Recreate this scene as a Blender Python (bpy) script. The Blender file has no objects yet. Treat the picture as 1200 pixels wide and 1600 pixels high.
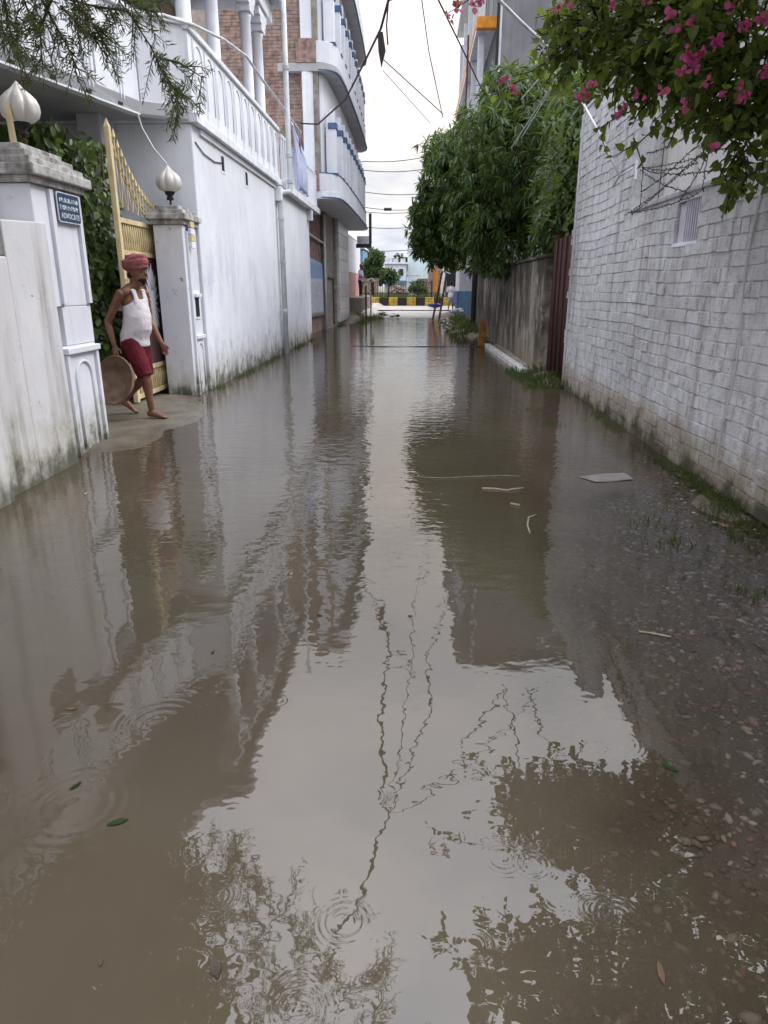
import bpy, bmesh, math, random
import numpy as np
from mathutils import Vector, Matrix
random.seed(7); rng = np.random.default_rng(11)
S = bpy.context.scene
COL = S.collection
R = math.radians
# ------------------------------------------------------------------ camera
FPX, HZ, VPX, CAMH = 1080.0, 448.0, 650.0, 1.42          # photo pixels (1200x1600), metres
PITCH = math.atan((800 - HZ) / FPX)
_sp, _cp = math.sin(PITCH), math.cos(PITCH)
YAW = math.atan(((VPX - 600) / FPX) / (_cp + (800 - HZ) / FPX * _sp))
_cy, _sy = math.cos(YAW), math.sin(YAW)
cam = bpy.data.cameras.new('camera'); camo = bpy.data.objects.new('camera', cam); COL.objects.link(camo)
cam.sensor_fit = 'VERTICAL'; cam.sensor_height = 36.0; cam.lens = FPX / 1600 * 36
cam.clip_start = 0.05; cam.clip_end = 5000
camo.location = (0, 0, CAMH); camo.rotation_euler = (math.pi / 2 - PITCH, 0, YAW)
S.camera = camo
S.render.resolution_x, S.render.resolution_y = 768, 1024
# ------------------------------------------------------------------ world, sun, exposure
SUN_EL, SUN_AZ = R(42), R(62)          # azimuth measured from the alley direction (+Y) towards the right (+X)
W = bpy.data.worlds.new('World'); S.world = W; W.use_nodes = True
wt = W.node_tree; wt.nodes.clear()
def wn(t, **k):
    n = wt.nodes.new(t)
    for a, b in k.items(): setattr(n, a, b)
    return n
out = wn('ShaderNodeOutputWorld'); sky = wn('ShaderNodeTexSky', sky_type='NISHITA', sun_disc=False)
sky.sun_elevation = SUN_EL; sky.sun_rotation = SUN_AZ; sky.air_density = 1.5; sky.dust_density = 3.0
bg1 = wn('ShaderNodeBackground'); bg1.inputs[1].default_value = 0.10
wt.links.new(sky.outputs[0], bg1.inputs[0])
tc = wn('ShaderNodeTexCoord'); sx = wn('ShaderNodeSeparateXYZ'); wt.links.new(tc.outputs['Generated'], sx.inputs[0])
# flat cloud deck: project direction on a plane overhead
mz = wn('ShaderNodeMath', operation='MAXIMUM'); wt.links.new(sx.outputs[2], mz.inputs[0]); mz.inputs[1].default_value = 0.0
md = wn('ShaderNodeMath', operation='ADD'); wt.links.new(mz.outputs[0], md.inputs[0]); md.inputs[1].default_value = 0.22
dv = wn('ShaderNodeVectorMath', operation='DIVIDE'); cb = wn('ShaderNodeCombineXYZ')
for i in range(3): wt.links.new(md.outputs[0], cb.inputs[i])
wt.links.new(tc.outputs['Generated'], dv.inputs[0]); wt.links.new(cb.outputs[0], dv.inputs[1])
nz = wn('ShaderNodeTexNoise'); nz.inputs['Scale'].default_value = 2.0; nz.inputs['Detail'].default_value = 7; nz.inputs['Roughness'].default_value = .55
nz.inputs['Distortion'].default_value = .35
wt.links.new(dv.outputs[0], nz.inputs['Vector'])
rp = wn('ShaderNodeValToRGB'); wt.links.new(nz.outputs['Fac'], rp.inputs[0])
e = rp.color_ramp.elements
e[0].position = .36; e[0].color = (.62, .66, .76, 1); e[1].position = .66; e[1].color = (1.0, .985, .98, 1)
# warm low sky, cooler overhead
wr = wn('ShaderNodeValToRGB'); wt.links.new(mz.outputs[0], wr.inputs[0])
e = wr.color_ramp.elements
e[0].position = 0.0; e[0].color = (.47, .505, .55, 1)
e[1].position = .9; e[1].color = (1.90, 1.90, 1.98, 1)
for p_, c_ in ((.10, (.50, .49, .48)), (.24, (.62, .55, .49)), (.42, (.78, .74, .72))):
    q = e.new(p_); q.color = c_ + (1,)
mu = wn('ShaderNodeMix', data_type='RGBA', blend_type='MULTIPLY'); mu.inputs[0].default_value = 1
wt.links.new(rp.outputs[0], mu.inputs[6]); wt.links.new(wr.outputs[0], mu.inputs[7])
bg2 = wn('ShaderNodeBackground'); bg2.inputs[1].default_value = 1.22
wt.links.new(mu.outputs[2], bg2.inputs[0])
ms = wn('ShaderNodeMixShader'); ms.inputs[0].default_value = .9
wt.links.new(bg1.outputs[0], ms.inputs[1]); wt.links.new(bg2.outputs[0], ms.inputs[2]); wt.links.new(ms.outputs[0], out.inputs[0])
sl = bpy.data.lights.new('sun', 'SUN'); sl.energy = 1.1; sl.angle = R(20); sl.color = (1, .97, .93)
so = bpy.data.objects.new('sun', sl); COL.objects.link(so)
sd = Vector((math.sin(SUN_AZ) * math.cos(SUN_EL), math.cos(SUN_AZ) * math.cos(SUN_EL), math.sin(SUN_EL)))
so.rotation_euler = sd.to_track_quat('Z', 'Y').to_euler(); so.location = sd * 60
S.view_settings.view_transform = 'Standard'; S.view_settings.look = 'None'
S.view_settings.exposure = 0.98; S.view_settings.gamma = 1; S.view_settings.use_curve_mapping = False

# ------------------------------------------------------------------ photo pixel -> place
def ray(x, y):
    u = (x - 600) / FPX; v = (800 - y) / FPX
    fw = _cp + v * _sp; up = -_sp + v * _cp
    return Vector((u * _cy - fw * _sy, u * _sy + fw * _cy, up))
def atY(x, y, Y): d = ray(x, y); t = Y / d.y; return Vector((d.x * t, Y, CAMH + d.z * t))
def atX(x, y, X): d = ray(x, y); t = X / d.x; return Vector((X, d.y * t, CAMH + d.z * t))
def refl(x, y, Y): q = atY(x, y, Y); return Vector((q.x, q.y, -q.z))      # point whose mirror image in the water is seen at (x, y)
def atZ(x, y, Z=0.0): d = ray(x, y); t = (Z - CAMH) / d.z; return Vector((d.x * t, d.y * t, Z))

# ------------------------------------------------------------------ mesh helpers
class MB:
    def __init__(s): s.v = []; s.f = []
    def add(s, vs, fs):
        o = len(s.v); s.v += [tuple(q) for q in vs]; s.f += [tuple(i + o for i in q) for q in fs]; return s
    def box(s, x0, x1, y0, y1, z0, z1):
        return s.add([(x0,y0,z0),(x1,y0,z0),(x1,y1,z0),(x0,y1,z0),(x0,y0,z1),(x1,y0,z1),(x1,y1,z1),(x0,y1,z1)],
                     [(0,3,2,1),(4,5,6,7),(0,1,5,4),(1,2,6,5),(2,3,7,6),(3,0,4,7)])
    def obox(s, c, d, l, w, h):      # box centred at c (base), long axis d (xy dir), length l, width w, height h
        d = Vector((d[0], d[1], 0)).normalized(); n = Vector((-d.y, d.x, 0)); c = Vector(c)
        b = [c - d*l/2 - n*w/2, c + d*l/2 - n*w/2, c + d*l/2 + n*w/2, c - d*l/2 + n*w/2]
        t = [q + Vector((0,0,h)) for q in b]
        return s.add(b + t, [(0,3,2,1),(4,5,6,7),(0,1,5,4),(1,2,6,5),(2,3,7,6),(3,0,4,7)])
    def prism(s, poly, z0, z1):      # polygon counter-clockwise in xy
        n = len(poly)
        a = sum(poly[i][0]*poly[(i+1)%n][1] - poly[(i+1)%n][0]*poly[i][1] for i in range(n))
        if a < 0: poly = poly[::-1]
        return s.add([(x,y,z0) for x,y in poly] + [(x,y,z1) for x,y in poly],
                     [tuple(range(n-1,-1,-1)), tuple(range(n,2*n))] + [(i,(i+1)%n,n+(i+1)%n,n+i) for i in range(n)])
    def extr(s, poly3, vec):         # planar polygon of 3d points extruded along vec
        n = len(poly3); vec = Vector(vec); p = [Vector(q) for q in poly3]
        return s.add(p + [q + vec for q in p],
                     [tuple(range(n-1,-1,-1)), tuple(range(n,2*n))] + [(i,(i+1)%n,n+(i+1)%n,n+i) for i in range(n)])
    def tube(s, pts, r, n=8, side=None, round_=False):
        pts = [Vector(p) for p in pts]; m = len(pts)
        if not isinstance(r, (list, tuple)): r = [r]*m
        r = [q if isinstance(q, tuple) else (q, q) for q in r]
        vs = []; fs = []; ref = None
        for i, p in enumerate(pts):
            t = (pts[min(i+1,m-1)] - pts[max(i-1,0)])
            if t.length < 1e-9: t = Vector((0,0,1))
            t.normalize()
            if side is not None: u = Vector(side)
            elif ref is None: u = Vector((0,0,1)).cross(t) if abs(t.z) < .95 else Vector((1,0,0))
            else: u = ref
            u = (u - t*u.dot(t)); 
            if u.length < 1e-6: u = t.orthogonal()
            u.normalize(); ref = u; w = t.cross(u)
            for k in range(n):
                a = 2*math.pi*k/n
                vs.append(p + u*(math.cos(a)*r[i][0]) + w*(math.sin(a)*r[i][1]))
        for i in range(m-1):
            for k in range(n):
                fs.append((i*n+k, i*n+(k+1)%n, (i+1)*n+(k+1)%n, (i+1)*n+k))
        fs.append(tuple(range(n-1,-1,-1))); fs.append(tuple((m-1)*n+k for k in range(n)))
        return s.add(vs, fs)
    def loft(s, pts, rads, side, n=16):   # closed rounded limb
        pts = [Vector(p) for p in pts]; rr = [q if isinstance(q, tuple) else (q,q) for q in rads]
        d0 = (pts[0]-pts[1]).normalized(); d1 = (pts[-1]-pts[-2]).normalized()
        a0 = min(rr[0]); a1 = min(rr[-1])
        P = [pts[0]+d0*a0*.95, pts[0]+d0*a0*.7] + pts + [pts[-1]+d1*a1*.7, pts[-1]+d1*a1*.95]
        Q = [(rr[0][0]*.25, rr[0][1]*.25), (rr[0][0]*.7, rr[0][1]*.7)] + rr + [(rr[-1][0]*.7, rr[-1][1]*.7), (rr[-1][0]*.25, rr[-1][1]*.25)]
        return s.tube(P, Q, n, side)
    def lathe(s, prof, c=(0,0,0), n=24, fn=None, axis=None):
        vs = []; fs = []; m = len(prof); c = Vector(c)
        q = Vector(axis).to_track_quat('Z','Y') if axis is not None else None
        for r, z in prof:
            for k in range(n):
                a = 2*math.pi*k/n; rr = r*(fn(a, z) if fn else 1)
                v = Vector((rr*math.cos(a), rr*math.sin(a), z))
                vs.append(c + (q @ v if q else v))
        for i in range(m-1):
            for k in range(n): fs.append((i*n+k, i*n+(k+1)%n, (i+1)*n+(k+1)%n, (i+1)*n+k))
        fs.append(tuple(range(n-1,-1,-1))); fs.append(tuple((m-1)*n+k for k in range(n)))
        return s.add(vs, fs)
    def build(s, name, m, parent=None, smooth=False, bev=0, base=False):
        if not s.v: return None
        a = np.array(s.v); lo, hi = a.min(0), a.max(0)
        c = np.array([(lo[0]+hi[0])/2, (lo[1]+hi[1])/2, lo[2]])
        me = bpy.data.meshes.new(name); me.from_pydata((a-c).tolist(), [], s.f); me.update()
        if smooth: me.polygons.foreach_set('use_smooth', [True]*len(me.polygons))
        o = bpy.data.objects.new(name, me); COL.objects.link(o)
        me.materials.append(m)
        place(o, Vector(c), parent)
        if bev:
            b = o.modifiers.new('bevel', 'BEVEL'); b.width = bev; b.segments = 2; b.limit_method = 'ANGLE'; b.angle_limit = R(40)
        return o
BASE = {}
def place(o, c, parent):
    BASE[o.name] = Vector(c)
    if parent is not None:
        o.parent = parent; o.location = Vector(c) - BASE[parent.name]
    else: o.location = c
def thing(name, label, cat, loc, group=None):
    o = bpy.data.objects.new(name, None); COL.objects.link(o); o.empty_display_size = .2
    o.location = loc; BASE[o.name] = Vector(loc)
    return tag(o, label, cat, group)
def tag(o, label=None, cat=None, group=None, kind=None):
    if label: o['label'] = label
    if cat: o['category'] = cat
    if group: o['group'] = group
    if kind: o['kind'] = kind
    return o
def copy_at(src, c, parent, rot=None, scale=None):
    o = src.copy(); COL.objects.link(o); place(o, Vector(c), parent)
    if rot: o.rotation_euler = rot
    if scale: o.scale = scale
    return o
def npmesh(name, v, f, m, parent=None, rnd=None, smooth=False):
    """v (N,3) array, f (M,k) int array, all faces the same size"""
    v = np.asarray(v, float); lo, hi = v.min(0), v.max(0)
    c = np.array([(lo[0]+hi[0])/2, (lo[1]+hi[1])/2, lo[2]])
    me = bpy.data.meshes.new(name)
    k = f.shape[1]
    me.vertices.add(len(v)); me.vertices.foreach_set('co', (v-c).astype(np.float32).ravel())
    me.loops.add(f.size); me.loops.foreach_set('vertex_index', f.astype(np.int32).ravel())
    me.polygons.add(len(f)); me.polygons.foreach_set('loop_start', np.arange(0, f.size, k, dtype=np.int32))
    if smooth: me.polygons.foreach_set('use_smooth', np.ones(len(f), bool))
    if rnd is not None:
        at = me.attributes.new('rnd', 'FLOAT', 'POINT'); at.data.foreach_set('value', np.asarray(rnd, np.float32))
    me.update(calc_edges=True); me.validate()
    me.materials.append(m)
    o = bpy.data.objects.new(name, me); COL.objects.link(o); place(o, Vector(c), parent)
    return o
# leaf templates: (along, across, normal) in leaf lengths
def leaf_t(w1, w2, u1=.3, u2=.65, droop=.16, fold=.35):
    v = [(0,0,0), (u1,-w1,fold*w1), (u1,0,-.02), (u1,w1,fold*w1), (u2,-w2,fold*w2-droop*.4), (u2,0,-droop*.4-.02), (u2,w2,fold*w2-droop*.4), (1,0,-droop)]
    f = [(0,1,2),(0,2,3),(1,4,2),(4,5,2),(2,5,3),(5,6,3),(4,7,5),(5,7,6)]
    return np.array(v, float), np.array(f)
T_LANCE = leaf_t(.095,.085,.3,.65,.22); T_HEART = leaf_t(.36,.32,.2,.55,.15); T_OVAL = leaf_t(.27,.27,.3,.68,.14)
T_BRACT = leaf_t(.36,.40,.25,.65,-.12,.5)
T_NEEDLE = (np.array([(0,0,0),(.45,-.07,.01),(1,0,-.05),(.45,.07,.01)], float), np.array([(0,1,2),(0,2,3)]))
T_BLADE = (np.array([(0,-.03,0),(0,.03,0),(.55,-.022,-.02),(.55,.022,-.02),(1,0,-.22)], float), np.array([(0,1,3),(0,3,2),(2,3,4)]))
def unit(a): return a / np.maximum(np.linalg.norm(a, axis=-1, keepdims=True), 1e-9)
def leaf_cloud(name, pos, d, nrm, ln, tpl, m, parent=None, wid=None, smooth=True):
    pos = np.asarray(pos, float); d = unit(np.asarray(d, float)); N = len(pos)
    sidev = unit(np.cross(nrm, d) + 1e-6); up = np.cross(d, sidev)
    tv, tf = tpl; ln = np.broadcast_to(np.asarray(ln, float), (N,))
    wv = ln if wid is None else ln*wid
    v = (pos[:,None,:] + d[:,None,:]*tv[None,:,0,None]*ln[:,None,None] + sidev[:,None,:]*tv[None,:,1,None]*wv[:,None,None]
         + up[:,None,:]*tv[None,:,2,None]*ln[:,None,None]).reshape(-1,3)
    f = (tf[None] + (np.arange(N)*len(tv))[:,None,None]).reshape(-1,3)
    r = np.repeat(rng.random(N), len(tv))
    return npmesh(name, v, f, m, parent, r, smooth)
def sphere_dirs(n): return unit(rng.normal(size=(n,3)))

# ------------------------------------------------------------------ material helpers
class NT:
    def __init__(s, name):
        s.m = bpy.data.materials.new(name); s.m.use_nodes = True; s.t = s.m.node_tree; s.t.nodes.clear()
        s.o = s.t.nodes.new('ShaderNodeOutputMaterial'); s._p = None
    def n(s, t, **k):
        q = s.t.nodes.new(t)
        for a, b in k.items(): setattr(q, a, b)
        return q
    def l(s, a, b):
        if hasattr(a, 'is_output') or isinstance(a, bpy.types.NodeSocket): s.t.links.new(a, b)
        else:
            try: b.default_value = a
            except Exception: b.default_value = tuple(a) + (1,)
    def P(s):
        if s._p is None: s._p = s.n('ShaderNodeNewGeometry').outputs['Position']
        return s._p
    def xyz(s):
        q = s.n('ShaderNodeSeparateXYZ'); s.l(s.P(), q.inputs[0]); return q.outputs
    def math(s, op, a, b=0.0, c=None, clamp=False):
        q = s.n('ShaderNodeMath', operation=op); q.use_clamp = clamp; s.l(a, q.inputs[0]); s.l(b, q.inputs[1])
        if c is not None: s.l(c, q.inputs[2])
        return q.outputs[0]
    def vscale(s, v, sc):
        q = s.n('ShaderNodeVectorMath', operation='MULTIPLY'); s.l(v, q.inputs[0]); q.inputs[1].default_value = sc; return q.outputs[0]
    def noise(s, scale, detail=4, rough=.55, vec=None, dist=0):
        q = s.n('ShaderNodeTexNoise'); q.inputs['Scale'].default_value = scale; q.inputs['Detail'].default_value = detail
        q.inputs['Roughness'].default_value = rough; q.inputs['Distortion'].default_value = dist
        s.l(vec if vec is not None else s.P(), q.inputs['Vector']); return q.outputs['Fac']
    def voro(s, scale, vec=None, feature='F1', out='Distance'):
        q = s.n('ShaderNodeTexVoronoi', feature=feature); q.inputs['Scale'].default_value = scale
        s.l(vec if vec is not None else s.P(), q.inputs['Vector']); return q.outputs[out]
    def mapr(s, v, a, b, c=0.0, d=1.0, smooth=True):
        q = s.n('ShaderNodeMapRange', interpolation_type='SMOOTHSTEP' if smooth else 'LINEAR')
        s.l(v, q.inputs[0]); q.inputs[1].default_value = a; q.inputs[2].default_value = b; q.inputs[3].default_value = c; q.inputs[4].default_value = d
        return q.outputs[0]
    def mix(s, f, a, b, blend='MIX'):
        q = s.n('ShaderNodeMix', data_type='RGBA', blend_type=blend); s.l(f, q.inputs[0])
        for x, i in ((a,6),(b,7)):
            if isinstance(x, (tuple, list)): q.inputs[i].default_value = tuple(x)[:3] + (1,)
            else: s.l(x, q.inputs[i])
        return q.outputs[2]
    def attr(s, name): 
        q = s.n('ShaderNodeAttribute'); q.attribute_name = name; return q.outputs['Fac']
    def bump(s, h, strength=.3, dist=.01, normal=None):
        q = s.n('ShaderNodeBump'); q.inputs['Strength'].default_value = strength; q.inputs['Distance'].default_value = dist
        s.l(h, q.inputs['Height']); 
        if normal is not None: s.l(normal, q.inputs['Normal'])
        return q.outputs[0]
    def princ(s, col, rough=.8, normal=None, spec=.3, metal=0, link=True):
        q = s.n('ShaderNodeBsdfPrincipled')
        if isinstance(col, (tuple, list)): q.inputs['Base Color'].default_value = tuple(col)[:3] + (1,)
        else: s.l(col, q.inputs['Base Color'])
        s.l(rough, q.inputs['Roughness']); q.inputs['Specular IOR Level'].default_value = spec; q.inputs['Metallic'].default_value = metal
        if normal is not None: s.l(normal, q.inputs['Normal'])
        if link: s.t.links.new(q.outputs[0], s.o.inputs[0])
        return q
def dk(c, k): return tuple(x*k for x in c[:3])
def M(name, col, rough=.75, var=.25, scale=6, bump=.25, bscale=45, spec=.3, metal=0, dirt=0, dirtcol=(.07,.06,.05), dist=.004):
    t = NT(name); n1 = t.noise(scale, 5); n2 = t.noise(bscale, 3)
    c = t.mix(t.mapr(n1, .3, .7), dk(col, 1-var), dk(col, 1+var*.4))
    if dirt:
        st = t.noise(1, 5, .6, t.vscale(t.P(), (7,7,.8)))
        c = t.mix(t.math('MULTIPLY', t.mapr(st, .45, .75), dirt), c, dirtcol)
    t.princ(c, rough, t.bump(n2, bump, dist) if bump else None, spec, metal); return t.m
def wall_mat(name, col=(.74,.76,.80), grime=.5, moss=.55, blotch=None, chip=.5, bump=.35, mossz=0.0, rough=.85, sf=1.0):
    t = NT(name); z = t.xyz()[2]
    big = t.noise(.9, 5, .6); mid = t.noise(5, 5, .65); fine = t.noise(38, 4, .6)
    st = t.noise(1, 5, .62, t.vscale(t.P(), (5.5*sf,5.5*sf,.30)))
    st2 = t.noise(1, 4, .6, t.vscale(t.P(), (16*sf,16*sf,.7)))
    c = t.mix(t.mapr(big, .3, .72), dk(col,.86), col)
    c = t.mix(t.math('MULTIPLY', t.mapr(mid, .45, .8), .35), c, dk(col,.72))
    if blotch: 
        bz = t.math('MULTIPLY', t.mapr(t.noise(1, 7, .72, t.vscale(t.P(), (1.4,1.4,.7))), .50, .62), t.mapr(z, 2.4, .8))
        c = t.mix(t.math('MULTIPLY', bz, .62), c, blotch)
    c = t.mix(t.math('MULTIPLY', t.math('MULTIPLY', t.mapr(st, .47, .70), t.mapr(st2, .35, .7)), grime), c, (.13,.115,.09))
    # rising damp: ragged dirty base
    zz = t.math('ADD', z, t.math('MULTIPLY', t.math('SUBTRACT', st2, .5), -.55))
    zz = t.math('ADD', zz, t.math('MULTIPLY', t.math('SUBTRACT', mid, .5), -.9))
    d1 = t.mapr(zz, mossz+moss, mossz+.02) if moss > .05 else 0.0
    c = t.mix(t.math('MULTIPLY', d1, .6), c, (.30,.28,.20))
    d2 = t.mapr(zz, mossz+moss*.42, mossz-.05) if moss > .05 else 0.0
    c = t.mix(t.math('MULTIPLY', d2, .85), c, (.045,.048,.03))
    if chip:
        ch = t.math('MULTIPLY', t.mapr(t.noise(9, 3, .7), .66, .70), t.mapr(big, .42, .62))
        c = t.mix(t.math('MULTIPLY', ch, chip), c, (.09,.085,.075))
    h = t.math('ADD', t.math('MULTIPLY', fine, .5), t.math('MULTIPLY', mid, .8))
    t.princ(c, rough, t.bump(h, bump, .008), .25); return t.m
def leaf_mat(name, c1, c2, trans=.35, rough=.45, spec=.35):
    t = NT(name); r = t.attr('rnd')
    c = t.mix(r, c1, c2); c = t.mix(t.math('MULTIPLY', t.noise(3, 2), .4), c, dk(c1, .5))
    p = t.princ(c, rough, None, spec, link=False)
    tr = t.n('ShaderNodeBsdfTranslucent'); t.l(t.mix(.4, c, (.35,.45,.06)), tr.inputs[0])
    mx = t.n('ShaderNodeMixShader'); mx.inputs[0].default_value = trans
    t.l(p.outputs[0], mx.inputs[1]); t.l(tr.outputs[0], mx.inputs[2]); t.l(mx.outputs[0], t.o.inputs[0]); return t.m
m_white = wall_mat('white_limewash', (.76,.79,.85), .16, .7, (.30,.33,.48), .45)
m_white2 = wall_mat('white_paint_weathered', (.70,.72,.78), .5, .55, None, 1.0, sf=.5)
m_bwall = wall_mat('weathered_boundary_paint', (.62,.62,.64), .8, .75, None, 1.0, .6, sf=.42)
m_parapet = wall_mat('white_parapet_paint', (.78,.81,.86), .22, .01, None, .15, mossz=-5)
m_trim = M('white_trim', (.75,.78,.84), .7, .12, 4, .25, dirt=.22)
m_capstone = M('weathered_cap', (.44,.43,.42), .9, .5, 9, .6, 30, dirt=.85)
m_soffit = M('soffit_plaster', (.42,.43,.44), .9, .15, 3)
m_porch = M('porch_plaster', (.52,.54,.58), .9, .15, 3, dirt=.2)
m_conc = M('concrete', (.27,.25,.22), .9, .35, 5, .5, 30, dirt=.5)
m_darkgrey = M('rough_grey_plaster', (.20,.20,.20), .95, .3, 12, .6, 50)
m_cream = M('cream_gate_paint', (.66,.55,.32), .5, .2, 7, .15, 60, dirt=.3, dirtcol=(.2,.11,.05))
m_brownsheet = M('brown_sheet', (.085,.042,.042), .45, .15, 3, .1, spec=.4)
m_black = M('black_metal', (.018,.018,.02), .5, .3, 10, .1)
m_rust = M('rust_metal', (.11,.05,.03), .8, .5, 12, .3, 60)
m_glasswhite = M('frosted_glass', (.62,.60,.56), .25, .12, 7, .05, 20, spec=.5, dirt=.35, dirtcol=(.3,.28,.24))
m_blue = M('blue_paint', (.075,.14,.28), .6, .25, 8, .15, dirt=.25)
m_pipe = M('pvc_pipe', (.55,.58,.60), .45, .15, 5, .05, dirt=.3)
m_red = M('dark_red_cotton', (.115,.008,.018), .9, .3, 14, .5, 160)
m_vest = M('white_cotton', (.62,.58,.62), .9, .14, 10, .6, 120)
m_turban = M('pink_cotton', (.30,.10,.105), .95, .3, 22, .7, 90)
m_hair = M('black_hair', (.015,.012,.011), .7, .3, 40, .5, 120)
m_marble = M('marble_tile', (.60,.59,.58), .35, .2, 2.5, .05, spec=.5, dirt=.35)
m_yellow = M('yellow_kerb_paint', (.46,.30,.03), .7, .4, 5, .3, dirt=.6)
m_kblack = M('black_kerb_paint', (.022,.02,.02), .7, .35, 5, .3)
m_orange = M('orange_paint', (.80,.32,.04), .6, .2, 5, .1)
m_oldwood = M('old_wood', (.12,.075,.045), .85, .4, 9, .5, 60)
m_bark = M('bark', (.075,.058,.042), .9, .4, 14, .8, 40)
m_twig = M('twig', (.06,.045,.032), .8, .4, 20, .3)
m_wire = M('cable_sheath', (.03,.027,.03), .6, .2, 5, 0)
m_greybuild = M('grey_cement_render', (.21,.215,.235), .9, .18, 1.2, .3, dirt=.25)
m_dark = M('dark_opening', (.012,.012,.014), .6, .2, 5, 0)
m_window = M('window_glass', (.03,.04,.05), .12, .3, 2, 0, spec=.6)
m_stone = None
def skin_mat():
    t = NT('skin'); n = t.noise(9, 4)
    c = t.mix(t.mapr(n,.3,.7), (.13,.056,.036), (.21,.095,.058))
    p = t.princ(c, .5, t.bump(t.noise(70,3), .2, .003), .35); p.inputs['Subsurface Weight'].default_value = .08; p.inputs['Subsurface Radius'].default_value = (.02,.008,.004); return t.m
m_skin = skin_mat()
# ------------------------------------------------------------------ ground, water, road
def sst(x, a, b):
    t = np.clip((np.asarray(x, float)-a)/(b-a), 0, 1); return t*t*(3-2*t)
def vnoise(x, y, sc, seed=0):
    x = np.asarray(x, float)*sc; y = np.asarray(y, float)*sc
    def h(i, j): q = np.sin(i*127.1 + j*311.7 + seed*74.7)*43758.5453; return q - np.floor(q)
    i, j = np.floor(x), np.floor(y); u, v = x-i, y-j; u = u*u*(3-2*u); v = v*v*(3-2*v)
    return (h(i,j)*(1-u)+h(i+1,j)*u)*(1-v) + (h(i,j+1)*(1-u)+h(i+1,j+1)*u)*v
def gh(x, y):
    x = np.asarray(x, float); y = np.asarray(y, float)
    nz_ = vnoise(x,y,.9,1)*.6 + vnoise(x,y,2.6,2)*.3 + vnoise(x,y,7,3)*.1
    z = -.17 + .05*(nz_-.5)
    # shallows on the right in front
    s = sst(x - (.30+.26*(y-1.4)) + (nz_-.5)*.8, -.75, .75)*sst(y, 8, 4.5)
    z = z + s*.148
    z = z + sst(x, 1.72, 2.15)*sst(y, 11, 6.5)*(-.01 + .065*nz_)                  # soil by the brick wall
    z = z + sst(x, 1.5, 2.2)*sst(y, 9.5, 11)*sst(y, 14, 12.2)*.24                # soil in front of the corrugated gate
    z = z + sst(x, .55, 1.7)*sst(y, 18.5, 21)*sst(y, 40, 33)*(.22 + .12*nz_)     # bank on the right
    z = z + sst(x, -2.1, -2.8)*sst(y, 24, 31)*(.22 + .10*nz_)                    # bank on the left
    z = z + sst(y, 30.5, 36.5)*.23
    z = z + sst(np.abs(x), 4.5, 6)*.22
    z = z + sst(y, 60, 75)*.2
    return z
def axis(lo, hi, a, b, st):
    mid = list(np.arange(a, b+1e-6, st)); L = []; q = a
    d = st*2
    while q > lo: q -= d; d *= 1.6; L.append(max(q, lo))
    Hh = []; q = b; d = st*2
    while q < hi: q += d; d *= 1.6; Hh.append(min(q, hi))
    return np.array(L[::-1] + mid + Hh)
def grid(name, xs, ys, zf, m, parent=None, smooth=True):
    X, Y = np.meshgrid(xs, ys); Z = zf(X, Y); nx, ny = len(xs), len(ys)
    v = np.stack([X, Y, Z], -1).reshape(-1,3)
    i = np.arange(nx*ny).reshape(ny, nx)
    f = np.stack([i[:-1,:-1], i[:-1,1:], i[1:,1:], i[1:,:-1]], -1).reshape(-1,4)
    return npmesh(name, v, f, m, parent, smooth=smooth)
def ground_mat():
    t = NT('mud_and_gravel'); x, y, z = t.xyz()
    a = t.noise(3, 6, .65); b = t.noise(26, 5, .7); pv = t.n('ShaderNodeTexVoronoi'); pv.inputs['Scale'].default_value = 48; t.l(t.P(), pv.inputs['Vector'])
    c = t.mix(t.mapr(a,.3,.7), (.085,.066,.050), (.145,.115,.088))
    c = t.mix(t.math('MULTIPLY', t.mapr(b,.4,.75), .5), c, (.05,.04,.032))
    ps = t.n('ShaderNodeSeparateColor'); t.l(pv.outputs['Color'], ps.inputs[0])
    peb = t.math('MULTIPLY', t.mapr(pv.outputs['Distance'], .42, .30), t.mapr(ps.outputs[0], .60, .66))
    c = t.mix(t.math('MULTIPLY', peb, .7), c, t.mix(ps.outputs[1], (.20,.15,.12), (.30,.26,.22)))
    # roadside: pale wet silt, then green field
    c = t.mix(t.mapr(y, 33, 37), c, t.mix(t.mapr(a,.3,.7), (.27,.25,.23), (.36,.34,.32)))
    gr = t.mix(t.mapr(b,.3,.7), (.035,.06,.018), (.09,.12,.04))
    c = t.mix(t.math('MULTIPLY', t.mapr(y, 54, 58), t.mapr(a,.25,.5)), c, gr)
    h = t.math('ADD', t.math('MULTIPLY', b, .7), peb)
    t.princ(c, t.mapr(y, 33, 37, .75, .35), t.bump(h, .6, .012), .35); return t.m
gr = grid('ground', axis(-1500, 1500, -6, 6, .12), axis(-1200, 3500, -4, 44, .16), gh, ground_mat()); tag(gr, kind='structure')
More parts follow.
